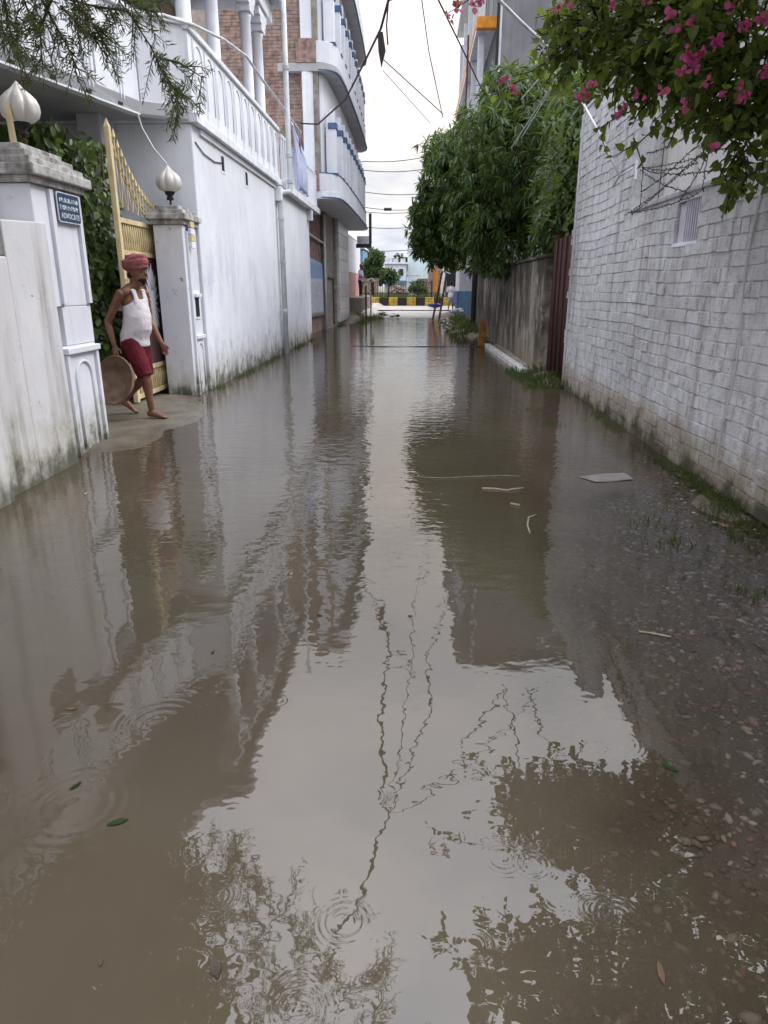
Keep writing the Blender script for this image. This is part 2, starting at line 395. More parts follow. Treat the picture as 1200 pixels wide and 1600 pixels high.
def water_mat():
    t = NT('flood_water'); P = t.P(); x, y, z = t.xyz()
    # wind ripples as fine relief; the rain rings are in the mesh
    def n2(sc, sy, det=2): return t.noise(1, det, .5, t.vscale(P, (sc, sc*sy, 0)))
    h = t.math('MULTIPLY', n2(1.5, .8, 1), .0050)
    h = t.math('ADD', h, t.math('MULTIPLY', n2(7.0, 1.4, 2), t.mapr(y, 1.8, 6.0, .0008, .0042)))
    h = t.math('ADD', h, t.math('MULTIPLY', n2(24, 1.4, 1), t.mapr(y, 2.0, 8.0, .00010, .0007)))
    nm = t.bump(h, 1.0, 1.0)
    # suspended mud hides the bed where the water is deep
    dep = t.attr('depth')
    turb = t.math('SUBTRACT', 1.0, t.math('EXPONENT', t.math('MULTIPLY', t.math('MULTIPLY', dep, dep), -300.0)))
    cl = t.noise(.8, 4, .5)
    mud = t.mix(t.mapr(cl,.3,.7), (.068,.054,.036), (.086,.071,.049))
    df = t.n('ShaderNodeBsdfDiffuse'); t.l(mud, df.inputs[0])
    tr = t.n('ShaderNodeBsdfTransparent'); tr.inputs[0].default_value = (.92,.88,.82,1)
    mx = t.n('ShaderNodeMixShader'); t.l(turb, mx.inputs[0]); t.l(tr.outputs[0], mx.inputs[1]); t.l(df.outputs[0], mx.inputs[2])
    gl = t.n('ShaderNodeBsdfGlossy'); gl.inputs['Roughness'].default_value = .006; t.l(nm, gl.inputs['Normal'])
    fr = t.n('ShaderNodeFresnel'); fr.inputs['IOR'].default_value = 1.85; t.l(nm, fr.inputs['Normal'])
    m2 = t.n('ShaderNodeMixShader'); t.l(fr.outputs[0], m2.inputs[0]); t.l(mx.outputs[0], m2.inputs[1]); t.l(gl.outputs[0], m2.inputs[2])
    t.l(m2.outputs[0], t.o.inputs[0]); return t.m
# rain rings seen in the photograph (pixel, radius in metres), then random smaller ones
DROPS = [(435,1095,.060,1),(165,905,.05,.8),(375,960,.08,.5),(690,1080,.030,.5),(265,795,.10,.6),(800,1072,.045,.5),(510,1035,.018,.9),(410,1200,.014,.9),(795,985,.08,1),
         (497,1010,.045,.9),(672,945,.025,.5),(505,1103,.026,.4),(640,1195,.05,.35),(880,1130,.07,.4),(965,1160,.08,.8),(900,1275,.07,.8),(830,1350,.06,.5),(340,1400,.05,.5),
         (250,1130,.16,.45),(120,1260,.17,.45),(930,1420,.05,.6),(540,1440,.07,.4),(250,880,.09,.4)]
_wr = random.Random(21)
drops = [(atZ(a_,b_).x, atZ(a_,b_).y, r_, k_) for a_,b_,r_,k_ in DROPS]
for _ in range(46):
    q = atZ(_wr.uniform(0,1150), _wr.uniform(820,1590)); drops.append((q.x, q.y, _wr.uniform(.012,.07), _wr.uniform(.15,.45)))
ys = [-4.0]
while ys[-1] < .8: ys.append(ys[-1]+.2)
while ys[-1] < 38: ys.append(ys[-1] + max(.0021*ys[-1]**1.6, .0018) if ys[-1] < 6 else ys[-1] + min(.12, .02+.004*ys[-1]))
ys = np.array(ys); NF = 760
def wrow(y):
    a_ = max(-4.5, -(.66*max(y,.3)+.25)); b_ = min(2.5, .66*max(y,.3)+.25)
    return np.concatenate([np.linspace(-4.6, a_, 26)[:-1], np.linspace(a_, b_, NF), np.linspace(b_, 2.6, 14)[1:]])
WX = np.stack([wrow(y) for y in ys]); WY = np.repeat(ys[:,None], WX.shape[1], 1); WZ = np.zeros_like(WX)
for i_,(dx,dy,r_,k_) in enumerate(drops):
    j0, j1 = np.searchsorted(ys, dy-2.2*r_), np.searchsorted(ys, dy+2.2*r_)
    X_, Y_ = WX[j0:j1]-dx, WY[j0:j1]-dy; d_ = np.hypot(X_, Y_); th = np.arctan2(Y_, X_)
    wv = max(.0095, r_*.25)*(1+.25*np.clip((r_-d_)/r_,-1,1)); kk_ = 2*np.pi/wv
    brk = .55 + .45*np.sin(th*1.0 + i_*2.1)*np.sin(th*2.0+i_)
    WZ[j0:j1] += np.sin(d_*kk_)*np.exp(-((d_-r_*.68)/(r_*.34+.004))**2)*brk*k_*.013*wv
ny_, nx_ = WX.shape; ii = np.arange(ny_*nx_).reshape(ny_, nx_)
wf = np.stack([ii[:-1,:-1], ii[:-1,1:], ii[1:,1:], ii[1:,:-1]], -1).reshape(-1,4)
wo = npmesh('water', np.stack([WX,WY,WZ],-1).reshape(-1,3), wf, water_mat(), smooth=True); tag(wo, kind='structure')
at = wo.data.attributes.new('depth', 'FLOAT', 'POINT'); at.data.foreach_set('value', np.maximum(-gh(WX, WY), 0).astype(np.float32).ravel())
print('water verts', WX.size)
# concrete apron in front of the gate
AP = [(-2.72,5.72),(-2.44,5.86),(-2.26,6.18),(-2.17,6.76),(-2.11,7.45),(-2.14,8.06),(-2.45,9.0),(-2.80,9.55)]
def apron_z(X, Y):
    ex = np.interp(Y, [p[1] for p in AP], [p[0] for p in AP])
    d = ex - X + (vnoise(X,Y,2.3,5)-.5)*.22 + (vnoise(X,Y,7,6)-.5)*.09
    end = sst(Y, 5.45, 6.15)*sst(Y, 9.95, 9.2)
    return -.10 + .135*sst(d, -.35, .75)*end + .008*vnoise(X,Y,9,8)
def apron_mat():
    t = NT('wet_concrete'); x, y, z = t.xyz(); a = t.noise(4,6,.65); b = t.noise(30,5,.65)
    c = t.mix(t.mapr(a,.3,.7), (.105,.090,.068), (.175,.155,.122)); c = t.mix(t.math('MULTIPLY',t.mapr(b,.45,.75),.6), c, (.075,.065,.048))
    wet = t.mapr(z, .045, .005)
    c = t.mix(t.math('MULTIPLY', wet, .55), c, (.07,.058,.04))
    t.princ(c, t.mapr(z, .05, .01, .6, .22), t.bump(t.math('ADD',b,a), .5, .01), .4); return t.m
ap = grid('gate_apron', np.arange(-6.4, -1.7, .06), np.arange(5.2, 9.94, .06), apron_z, apron_mat()); tag(ap, kind='structure')
# road across the end of the alley
def road_mat():
    t = NT('wet_road'); a = t.noise(.7,5,.6); b = t.noise(20,4)
    c = t.mix(t.mapr(a,.3,.7), (.26,.25,.24), (.37,.36,.34)); t.princ(c, t.mapr(a,.35,.65,.55,.25), t.bump(b,.2,.004), .4); return t.m
rd = grid('road', axis(-300,300,-40,40,8), np.arange(42.6, 52.4, .7), lambda X,Y: X*0+.115, road_mat()); tag(rd, kind='structure')

# gravel lying in the shallows (counts beyond number: one object)
def stone_mat():
    t = NT('pebbles'); r = t.attr('rnd')
    c = t.n('ShaderNodeValToRGB'); t.l(r, c.inputs[0]); e = c.color_ramp.elements; c.color_ramp.interpolation = 'CONSTANT'
    cols = [(0,(.20,.165,.135)),(.28,(.36,.31,.26)),(.42,(.17,.14,.115)),(.58,(.52,.46,.40)),(.68,(.42,.19,.14)),(.76,(.66,.60,.54)),(.85,(.03,.03,.035)),(.88,(.56,.34,.27)),(.93,(.82,.78,.72))]
    e[0].color = cols[0][1]+(1,); e[1].position = cols[1][0]; e[1].color = cols[1][1]+(1,)
    for p_, k in cols[2:]: q = e.new(p_); q.color = k+(1,)
    n = t.noise(60,3); cc = t.mix(t.math('MULTIPLY', n, .35), c.outputs[0], (.10,.08,.065))
    t.princ(cc, .55, t.bump(n,.3,.003), .4); return t.m
m_stone = stone_mat()
bm = bmesh.new(); bmesh.ops.create_icosphere(bm, subdivisions=1, radius=1); sv = np.array([v.co[:] for v in bm.verts]); sf = np.array([[v.index for v in f.verts] for f in bm.faces]); bm.free()
def pebbles(name, px, py, pz, rad, m, parent=None):
    N = len(px); V = np.repeat(sv[None], N, 0) * (1 + .28*rng.normal(size=(N, len(sv), 1)).clip(-1,1))
    V = V * np.stack([rad*rng.uniform(.9,1.7,N), rad*rng.uniform(.6,1.0,N), rad*rng.uniform(.32,.6,N)], -1)[:,None,:]
    a = rng.uniform(0, 6.28, N); ca, sa = np.cos(a)[:,None], np.sin(a)[:,None]
    V = np.stack([V[...,0]*ca - V[...,1]*sa, V[...,0]*sa + V[...,1]*ca, V[...,2]], -1) + np.stack([px,py,pz], -1)[:,None,:]
    F = (sf[None] + (np.arange(N)*len(sv))[:,None,None]).reshape(-1,3)
    return npmesh(name, V.reshape(-1,3), F, m, parent, np.repeat(rng.random(N), len(sv)))
N = 19000; gx = rng.uniform(-.4, 2.15, N); gy = rng.uniform(.6, 6.2, N)
dd = -gh(gx, gy); kp = (dd < .085) & (dd > .004) & (rng.random(N) < np.clip(1.25-dd*9, .12, 1)); gx, gy = gx[kp], gy[kp]
rad = np.clip(rng.lognormal(-4.78, .42, len(gx)), .004, .022)
go = pebbles('gravel', gx, gy, gh(gx,gy)+rad*.15, rad, m_stone); tag(go, 'mixed brown, pink and pale gravel lying in the clear shallows', 'gravel', kind='stuff')
# ------------------------------------------------------------------ left: boundary wall and gate pillars
def cap_steps(parent, x0, x1, y0, y1, z, steps, name='cap_step'):
    for over, h in steps:
        b = MB().box(x0-over, x1+over, y0-over, y1+over, z, z+h); b.build(name, m_capstone, parent, bev=.008); z += h
    return z
bw = thing('boundary_wall', 'low weathered white boundary wall running up to the lamp pillar with the blue name plate', 'wall', (-3.0, 4.0, -.2))
MB().box(-3.15,-2.84,-3.0,4.99,-.3,1.62).build('wall_panel', m_bwall, bw, bev=.012)
MB().extr([(-2.845,4.993,-.3),(-2.85,5.62,-.3),(-2.85,5.62,1.89),(-2.845,4.993,1.86)], (-.33,0,0)).build('wall_panel', m_bwall, bw, bev=.01)
MB().box(-3.12,-2.855,3.9,5.21,1.623,1.85).build('coping_block', m_darkgrey, bw, bev=.012)
for y0 in (3.95, 1.2, -1.6):
    MB().box(-3.2,-2.77,y0,y0+.55,-.3,2.0).build('pilaster', m_bwall, bw, bev=.012)
# pillar carrying the name plate
gp = thing('gate_pillar', 'white gate pillar with stepped grey cap, blue name plate and arched panel', 'pillar', (-3.15, 6.02, -.2))
X0, X1, Y0, Y1 = -3.53, -2.94, 5.63, 6.40
sh = MB().box(X0,X1,Y0,Y1,-.3,.94); sh.build('pillar_shaft', m_white2, gp, bev=.008)
MB().box(X0,X1-.17,Y0+.001,Y0+.24,.942,1.26).build('niche_back', m_white2, gp)
MB().box(X0,X1,Y0+.242,Y1,.942,1.26).build('pillar_shaft', m_white2, gp, bev=.006)
MB().box(X0,X1,Y0,Y1,1.262,2.17).build('pillar_shaft', m_white2, gp, bev=.008)
for ya, yb in ((Y0+.24,Y0+.30),(Y1-.06,Y1-.003)): MB().box(X1-.02,X1+.028,ya,yb,1.28,2.16).build('edge_strip', m_white2, gp, bev=.004)
MB().box(X1-.02,X1+.045,Y0+.16,Y1+.01,.875,.925).build('ledge', m_white2, gp, bev=.006)
for ya, yb in ((Y0+.17,Y0+.22),(Y1-.05,Y1-.002)): MB().box(X1-.02,X1+.026,ya,yb,-.1,.872).build('edge_strip', m_white2, gp, bev=.004)
def arch(parent, pts_fn, w, zb, zt, m, r=.012, name='arch_molding', n=12):
    """half-round moulding: legs and a round head, drawn on a plane given by pts_fn(s,z)"""
    P = [pts_fn(-w/2, zb)] + [pts_fn(-w/2*math.cos(math.pi*i/n), zt - w/2 + w/2*math.sin(math.pi*i/n)) for i in range(n+1)] + [pts_fn(w/2, zb)]
    return MB().tube(P, r, 6).build(name, m, parent, smooth=True)
arch(gp, lambda s, z: (X1+.004, (Y0+.22+Y1-.05)/2+s, z), .30, .05, .80, m_white2, .016)
zt = cap_steps(gp, X0, X1, Y0, Y1, 2.173, ((.05,.05),(.10,.075),(.055,.055),(.0,.055),(-.06,.05)))
# right-hand pillar
gq = thing('gate_pillar', 'white gate pillar with stepped cap between cream gate and house wall', 'pillar', (-3.17, 9.6, -.2))
A0, A1, B0, B1 = -3.36, -2.985, 9.36, 9.93
MB().box(A0,A1,B0,B1,-.3,2.17).build('pillar_shaft', m_white2, gq, bev=.008)
MB().box(A1-.02,A1+.03,B0+.10,B0+.16,-.2,2.1).build('edge_strip', m_white2, gq, bev=.004)
MB().box(A1-.01,A1+.04,B0+.16,B1-.02,.74,.785).build('ledge', m_white2, gq, bev=.004)
arch(gq, lambda s, z: (A1+.002, 9.72+s, z), .24, .08, .68, m_white2, .013)
MB().box(A1-.01,A1+.012,B0+.22,B1-.08,1.0,1.36).build('niche_frame', m_trim, gq, bev=.004)
MB().box(A1,A1+.014,B0+.26,B1-.14,1.03,1.28).build('niche_hollow', m_dark, gq)
MB().box(A1,A1+.05,B0+.24,B1-.10,1.285,1.33).build('niche_hood', m_trim, gq, bev=.006)
z2 = cap_steps(gq, A0, A1, B0, B1, 2.173, ((.03,.06),(.07,.07),(.03,.05),(-.03,.05)))
pl = thing('slatted_plate', 'small stacked cream plate hung below the pillar cap beside the house wall', 'plate', (-2.95, 9.60, 1.9))
for k in range(4): MB().box(-2.955,-2.915,9.50,9.66,1.90+k*.082,1.975+k*.082).build('slat', m_cream if k % 2 else m_trim, pl, bev=.004)
# name plate
def text_mesh(name, body, size, m, parent, origin, xdir, ydir, extrude=.0015, align='CENTER'):
    cu = bpy.data.curves.new(name, 'FONT'); cu.body = body; cu.size = size; cu.extrude = extrude; cu.align_x = align; cu.resolution_u = 3
    to = bpy.data.objects.new(name, cu); COL.objects.link(to)
    bpy.context.view_layer.update()
    me = bpy.data.meshes.new_from_object(to.evaluated_get(bpy.context.evaluated_depsgraph_get()))
    bpy.data.objects.remove(to); bpy.data.curves.remove(cu)
    xd, yd = Vector(xdir).normalized(), Vector(ydir).normalized(); zd = xd.cross(yd)
    me.transform(Matrix((xd, yd, zd)).transposed().to_4x4())
    me.materials.clear(); me.materials.append(m)
    o = bpy.data.objects.new(name, me); COL.objects.link(o); place(o, Vector(origin), parent); return o
m_signblue = M('sign_blue', (.035,.065,.12), .45, .3, 20, .05)
m_signwhite = M('sign_lettering', (.62,.66,.72), .6, .15, 30, 0)
sg = thing('name_plate', 'small blue enamel name plate with white lettering on the pillar beside the creeper', 'sign', (X1+.03, 6.13, 1.94))
def rrect(y0,y1,z0,z1,r,x):
    P=[]
    for cy_,cz_,a0 in ((y1-r,z1-r,0),(y0+r,z1-r,90),(y0+r,z0+r,180),(y1-r,z0+r,270)):
        for k in range(5): a=R(a0+k*22.5); P.append((x,cy_+r*math.cos(a),cz_+r*math.sin(a)))
    return P
MB().extr(rrect(5.955,6.345,1.925,2.155,.03,X1+.030),(.008,0,0)).build('plate_border', m_signwhite, sg)
MB().extr(rrect(5.965,6.335,1.935,2.145,.025,X1+.0385),(.003,0,0)).build('plate_face', m_signblue, sg)
# two upper lines are only blurs in the photograph: rows of short strokes; the last line is readable
def strokes(zz, h, ya, yb, n):
    b = MB()
    for k in range(n):
        y = ya + (yb-ya)*(k+.5)/n; w = (yb-ya)/n
        b.box(X1+.0417,X1+.043, y-w*.38, y-w*.18, zz, zz+h*random.uniform(.8,1))
        b.box(X1+.0417,X1+.0431, y-w*.4, y+w*random.uniform(.2,.42), zz+h*random.choice((.0,.45,.82)), zz+h*random.choice((.0,.45,.82))+h*.16)
    b.build('lettering', m_signwhite, sg)
strokes(2.080,.034,5.985,6.31,11); strokes(2.022,.036,5.985,6.31,12)
text_mesh('lettering', 'ADVOCATE', .060, m_signwhite, sg, (X1+.043,6.15,1.957), (0,1,0), (0,0,1))
# lotus lamps
def lotus(name, label, c, s, tilt=0):
    t = thing(name, label, 'lamp', c, 'lotus lamps on the gate pillars')
    c = Vector(c)
    MB().tube([c, c+Vector((0,0,.16*s))], .016*s, 10).build('stem', m_rust, t, True)
    MB().lathe([(.045*s,0),(.05*s,.02*s),(.035*s,.05*s),(.06*s,.075*s),(.075*s,.11*s),(.06*s,.115*s)], c+Vector((0,0,.11*s)), 20).build('collar', m_black, t, True)
    prof = [(.06,0),(.115,.015),(.155,.05),(.172,.10),(.168,.155),(.145,.205),(.105,.245),(.06,.28),(.025,.32),(.004,.345)]
    MB().lathe([(r*s,z*s) for r,z in prof], c+Vector((0,0,.215*s)), 64, lambda a,z: .84+.18*abs(math.sin(a*4))**.5).build('globe', m_glasswhite, t, True)
    return t
lotus('pillar_lamp', 'white lotus shaped lamp on the pillar with the blue name plate', (-3.05, 5.86, zt-.02), .83)
lotus('pillar_lamp', 'cloudy lotus shaped lamp on the pillar beside the house wall', (-3.19, 9.62, z2-.02), .92)
# broken cream picket beside the lamp
pk = MB().tube([(-3.06,5.72,zt-.03),(-3.075,5.73,zt+.26),(-3.09,5.74,zt+.33)],[(.028,.008),(.024,.007),(.004,.003)],6,(1,0,0)).build('broken_picket', m_cream); tag(pk,'broken cream picket standing beside the lotus lamp on the name plate pillar','picket')

# ------------------------------------------------------------------ cream gate leaf
GX = -3.45; GY0, GY1 = 8.47, 9.86
gt = thing('metal_gate', 'cream metal gate leaf with brown panel, white sunburst and spear topped curve', 'gate', (GX, 9.2, .03))
def gy(k): return GY0 + (GY1-GY0)*k
MB().box(GX-.03,GX+.03,GY0-.035,GY0+.035,.05,3.10).build('gate_post', m_cream, gt, bev=.006)
MB().add([(GX-.03,GY0-.035,3.102),(GX+.03,GY0-.035,3.102),(GX+.03,GY0+.035,3.102),(GX-.03,GY0+.035,3.102),(GX,GY0,3.2)],[(3,2,1,0),(0,1,4),(1,2,4),(2,3,4),(3,0,4)]).build('post_tip', m_cream, gt)
MB().box(GX-.022,GX+.022,GY1-.03,GY1+.02,.08,2.28).build('stile', m_cream, gt, bev=.005)
for z0_, z1_ in ((.08,.135),(.40,.455),(1.775,1.83),(2.13,2.185)): MB().box(GX-.02,GX+.02,GY0+.037,GY1-.032,z0_,z1_).build('gate_rail', m_cream, gt, bev=.004)
MB().box(GX-.006,GX+.006,GY0+.037,GY1-.032,.457,1.773).build('brown_panel', m_brownsheet, gt)
def top_z(k): return 2.25 + .78*(1-k)**2.1
MB().tube([(GX,gy(k),top_z(k)) for k in np.linspace(.03,.98,16)], .014, 8).build('curved_rail', m_cream, gt, True)
MB().tube([(GX,gy(k),top_z(k)-.07) for k in np.linspace(.03,.98,16)], .009, 8).build('curved_rail', m_cream, gt, True)
pick = MB().tube([(0,0,-.09),(0,0,.10),(0,0,.115),(0,0,.13),(0,0,.21)], [.008,.008,.02,.022,.001], 6)
p0 = None
for k in np.linspace(.08,.96,15):
    c = (GX+.018, gy(k), top_z(k)-.09)
    if p0 is None: p0 = pick.build('spear_picket', m_cream, gt); place(p0, Vector(c), gt)
    else: copy_at(p0, c, gt)
for i,k in enumerate(np.linspace(.1,.95,9)):      # hanging loops under the curve
    k2 = min(k+.085,.98); zb = 2.19 + .12*(1-k)
    MB().tube([(GX,gy(k+(k2-k)*s), zb + (top_z(k)-zb-.09)*(abs(2*s-1)**2.2)) for s in np.linspace(0,1,9)], .006, 6).build('scroll', m_cream, gt, True)
def bal_mesh(h): return MB().tube([(0,0,0),(0,0,h*.25),(0,.008,h*.4),(0,-.008,h*.6),(0,0,h*.75),(0,0,h)], [.007,.007,.013,.013,.007,.007], 6)
for z0_, h in ((.137,.262),(1.832,.297)):
    b0 = None
    for k in np.linspace(.06,.95,19):
        c = Vector((GX, gy(k), z0_))
        if b0 is None: b0 = bal_mesh(h).build('baluster', m_cream, gt, True); place(b0, c, gt)
        else: copy_at(b0, c, gt)
    MB().box(GX-.016,GX-.010,GY0+.04,GY1-.035,z0_,z0_+h).build('backing_sheet', m_cream, gt)
MB().tube([(GX+.035,GY0-.02,1.50),(GX+.06,GY0-.02,1.50),(GX+.06,GY0-.02,1.46)], .012, 8).build('latch', m_cream, gt)
m_emblem = M('white_emblem', (.66,.66,.70), .5, .1, 5, 0)
ec = Vector((GX+.010, 9.32, 1.21))
em = MB().extr([ec+Vector((0,.085*math.cos(a),.17*math.sin(a))) for a in np.linspace(0,2*math.pi,20,endpoint=False)], (.006,0,0)).build('sun_disc', m_emblem, gt)
for i in range(22):
    a = 2*math.pi*i/22; up = max(0, math.sin(a)); dn = max(0,-math.sin(a))
    L = .07 + .22*up**1.5 + .13*dn + .04*(i%2); w = .030 + .016*up
    d = Vector((0, math.cos(a)*.55, math.sin(a))).normalized(); n_ = Vector((0,-d.z,d.y)); b = ec + Vector((0,.088*math.cos(a),.172*math.sin(a))) + Vector((.001,0,0))
    MB().extr([b-n_*w*.5, b+n_*w*.5, b+d*L*.7+n_*w*.6, b+d*L, b+d*L*.7-n_*w*.6], (.005,0,0)).build('sun_ray', m_emblem, gt)

# ------------------------------------------------------------------ near white house
hs = thing('white_house', 'white limewashed house with arcaded balcony parapet and drainpipe along the flooded alley', 'house', (-5.5, 14.5, -.2))
HX = -2.95
MB().box(-9.5,HX,9.98,20.3,-.3,3.44).build('wall', m_white, hs, bev=.015)
MB().box(HX-.05,HX+.035,10.3,15.55,3.36,3.438).build('band', m_white, hs, bev=.006)
MB().box(-9.5,HX+.10,9.94,16.0,3.443,3.56).build('floor_slab', m_trim, hs, bev=.01)
MB().box(-9.5,HX+.16,16.003,21.6,3.40,3.55).build('floor_slab', m_trim, hs, bev=.01)
for yy in (15.55, 20.0): MB().box(HX-.02,HX+.13,yy,yy+.22,3.12,3.398).build('bracket', m_trim, hs, bev=.012)
for (yy,zz) in ((11.45,3.19),(13.0,3.19)):
    MB().box(HX-.01,HX+.006,yy-.11,yy+.11,zz-.14,zz+.13).build('vent_frame', m_trim, hs, bev=.003)
    MB().box(HX,HX+.009,yy-.075,yy+.075,zz-.10,zz+.10).build('vent_hole', m_dark, hs)
# solid parapet along the alley with arch reliefs
PX = HX+.045
MB().box(PX-.14,PX,9.95,16.0,3.563,4.47).build('parapet', m_parapet, hs, bev=.006)
MB().box(PX-.17,PX+.04,9.93,16.02,4.473,4.545).build('parapet_rail', m_trim, hs, bev=.012)
for k in range(11):
    yc = 10.35 + k*.525
    arch(hs, lambda s, z, yc=yc: (PX+.003, yc+s, z), .36, 3.72, 4.40, m_trim, .012)
    for dy in (-.235,-.20): MB().box(PX-.01,PX+.010,yc+dy-.006,yc+dy+.006,3.60,4.45).build('fluting', m_trim, hs)
# porch roof set back from the alley
A = Vector((-3.46,9.60,0)); B = Vector((-4.75,4.45,0)); dAB = (B-A).normalized(); nAB = Vector((-dAB.y*-1, dAB.x*-1, 0)); nAB = Vector((dAB.y, -dAB.x, 0))
if nAB.x < 0: nAB = -nAB
porch = [(HX,9.935),(A.x,A.y),(B.x,B.y),(-9.5,4.45),(-9.5,9.935)]
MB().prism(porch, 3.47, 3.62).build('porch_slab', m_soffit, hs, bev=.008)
L = (B-A).length; mid = (A+B)/2
MB().obox((mid.x+nAB.x*-.06, mid.y+nAB.y*-.06, 3.455), dAB, L, .12, 1.06).build('porch_parapet', m_parapet, hs, bev=.006)
MB().obox((mid.x+nAB.x*-.05, mid.y+nAB.y*-.05, 4.518), dAB, L+.04, .2, .07).build('parapet_rail', m_trim, hs, bev=.01)
C2 = Vector((HX,9.93,0)); d2 = (C2-A).normalized(); n2_ = Vector((d2.y,-d2.x,0)); m2_ = (A+C2)/2
MB().obox((m2_.x-n2_.x*.04, m2_.y-n2_.y*.04+.03, 3.462), d2, (C2-A).length, .10, 1.052).build('porch_parapet', m_parapet, hs, bev=.006)
MB().obox((m2_.x-n2_.x*.04, m2_.y-n2_.y*.04+.03, 4.517), d2, (C2-A).length+.06, .19, .068).build('parapet_rail', m_trim, hs, bev=.01)
for k in range(9):
    c = A + dAB*(.35+k*.56)
    for o_ in (-.03,.03):
        q = c + dAB*o_; MB().obox((q.x+nAB.x*.003,q.y+nAB.y*.003,3.56), dAB, .012, .018, .94).build('fluting', m_trim, hs)
    q = c + dAB*.05 + nAB*.002
    MB().obox((q.x,q.y,3.49), dAB, .085, .012, .03).build('weep_slot', m_dark, hs)
    arch(hs, lambda s, z, c=c: tuple((c+dAB*(.28+s)+nAB*.003)[:2])+(z,), .36, 3.72, 4.40, m_parapet, .010)
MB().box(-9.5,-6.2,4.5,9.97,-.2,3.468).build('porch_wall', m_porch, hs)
MB().box(-4.25,-3.95,9.5,9.97,-.2,3.468).build('porch_column', m_porch, hs, bev=.01)
# balcony storey
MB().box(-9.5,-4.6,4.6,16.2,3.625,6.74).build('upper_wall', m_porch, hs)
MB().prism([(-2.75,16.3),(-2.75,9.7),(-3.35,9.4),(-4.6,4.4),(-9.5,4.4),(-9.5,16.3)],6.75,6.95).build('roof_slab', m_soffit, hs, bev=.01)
MB().box(-3.3,-2.95,9.9,16.1,6.42,6.748).build('roof_beam', m_trim, hs, bev=.01)
for yy in (10.6, 12.05, 14.35, 15.35):
    MB().lathe([(.13,0),(.13,.08),(.10,.10),(.095,1.40),(.11,1.43),(.11,1.5)], (-3.12,yy,4.55 if yy<16 else 3.56), 20).build('column', m_trim, hs, True)
    z0_ = 6.05 if yy < 16 else 5.06
    if yy > 16: MB().box(-3.22,-3.02,yy-.1,yy+.1,z0_+.002,6.1).build('column', m_trim, hs)
    for j,(w,h) in enumerate(((.16,.11),(.24,.11),(.34,.13))):
        zz = 6.053 + sum((.11,.11,.13)[:j]); MB().box(-3.12-.13,-3.12+.13,yy-w,yy+w,zz,zz+h-.002).build('bracket', m_trim, hs, bev=.006)
m_brickred = M('weathered_brick', (.30,.205,.17), .9, .5, 7, .6, 40, dirt=.6, dirtcol=(.36,.31,.28))
MB().box(-4.598,-4.5,12.2,16.1,3.63,6.3).build('brick_panel', m_brickred, hs)
# open railing at the far end with a cloth
MB().box(HX+.04,HX+.09,16.03,21.3,4.40,4.46).build('railing_rail', m_trim, hs, bev=.006)
b0 = None
for k in range(22):
    c = Vector((HX+.065, 16.12+k*.24, 3.552))
    if b0 is None: b0 = MB().box(-.018,.018,-.03,.03,0,.845).build('baluster', m_trim, hs); place(b0, c, hs)
    else: copy_at(b0, c, hs)
MB().box(HX+.02,HX+.11,21.2,21.3,3.552,4.395).build('end_post', m_trim, hs, bev=.006)
def cloth(name, m, top, bot, n=14, amp=.03, lean=.05):
    b = MB(); a0, a1 = Vector(top[0]), Vector(top[1]); c0, c1 = Vector(bot[0]), Vector(bot[1]); K = 10
    vs = []; 
    for i in range(n+1):
        for j in range(K+1):
            u, v = i/n, j/K; p = (a0.lerp(a1,u)).lerp(c0.lerp(c1,u), v)
            p.x += amp*math.sin(u*17+v*2)*(.3+v) + lean*v*(1-v); vs.append(p)
    fs = [(i*(K+1)+j, (i+1)*(K+1)+j, (i+1)*(K+1)+j+1, i*(K+1)+j+1) for i in range(n) for j in range(K)]
    b.add(vs, fs); o = b.build(name, m, None, True); s_ = o.modifiers.new('thick','SOLIDIFY'); s_.thickness = .006; return o
m_cloth = M('lilac_cloth', (.46,.50,.70), .9, .3, 2.5, .3, 60)
co = cloth('hanging_cloth', m_cloth, ((HX+.14,17.0,4.95),(HX+.14,19.3,4.47)), ((HX+.16,17.7,3.62),(HX+.16,19.2,3.60))); tag(co,'pale lilac cloth hanging over the open balcony railing','cloth')
# drain pipe
dp = MB().tube([(HX+.09,15.66,-.2),(HX+.09,15.66,3.24),(HX+.10,15.69,3.30),(HX+.22,15.95,3.33),(HX+.25,16.0,3.40),(HX+.25,16.0,8.2)], .055, 12).build('drainpipe', m_pipe, hs, True)
for zz in (.9,1.9,2.75): MB().lathe([(.055,0),(.068,.003),(.068,.05),(.055,.053)], (HX+.09,15.66,zz), 14).build('pipe_collar', m_pipe, dp)
for zz in (3.5,4.0,5.6): MB().lathe([(.055,0),(.068,.003),(.068,.07),(.055,.073)], (HX+.25,16.0,zz), 14).build('pipe_collar', m_pipe, dp)
# bent rail that swings out over the parapet
hp = [atX(205,22,-2.96), atX(255,24,-2.9), atX(300,38,-2.85), atX(350,62,-2.82), atX(385,88,-2.8), atX(410,125,-2.78), atX(440,165,-2.76), atX(470,208,-2.74)]
rl = MB().tube(hp, .022, 8).build('bent_pipe', m_pipe, None, True); tag(rl,'long bent white pipe curving over the balcony parapet of the white house','pipe')
rl2 = MB().tube([atX(462,195,-2.76), atX(468,218,-2.76), atX(470,240,-2.78)], .018, 8).build('pipe_stay', m_pipe, rl, True)
# wire from porch to lamp
cb1 = MB().tube([atY(215,178,9.55), atY(222,200,9.55), atY(240,232,9.55), (-3.19,9.6,z2+.5)], .011, 6).build('lamp_wire', m_pipe); tag(cb1,'thin pale conduit running from the porch corner down to the cloudy lamp','cable')
cw = MB().tube([atX(305,222,HX+.01),atX(318,240,HX+.012),atX(335,253,HX+.012),atX(347,255,HX+.012)], .008, 5).build('wall_wire', m_wire); tag(cw,'short dark wire sagging to a vent on the white house wall','cable')
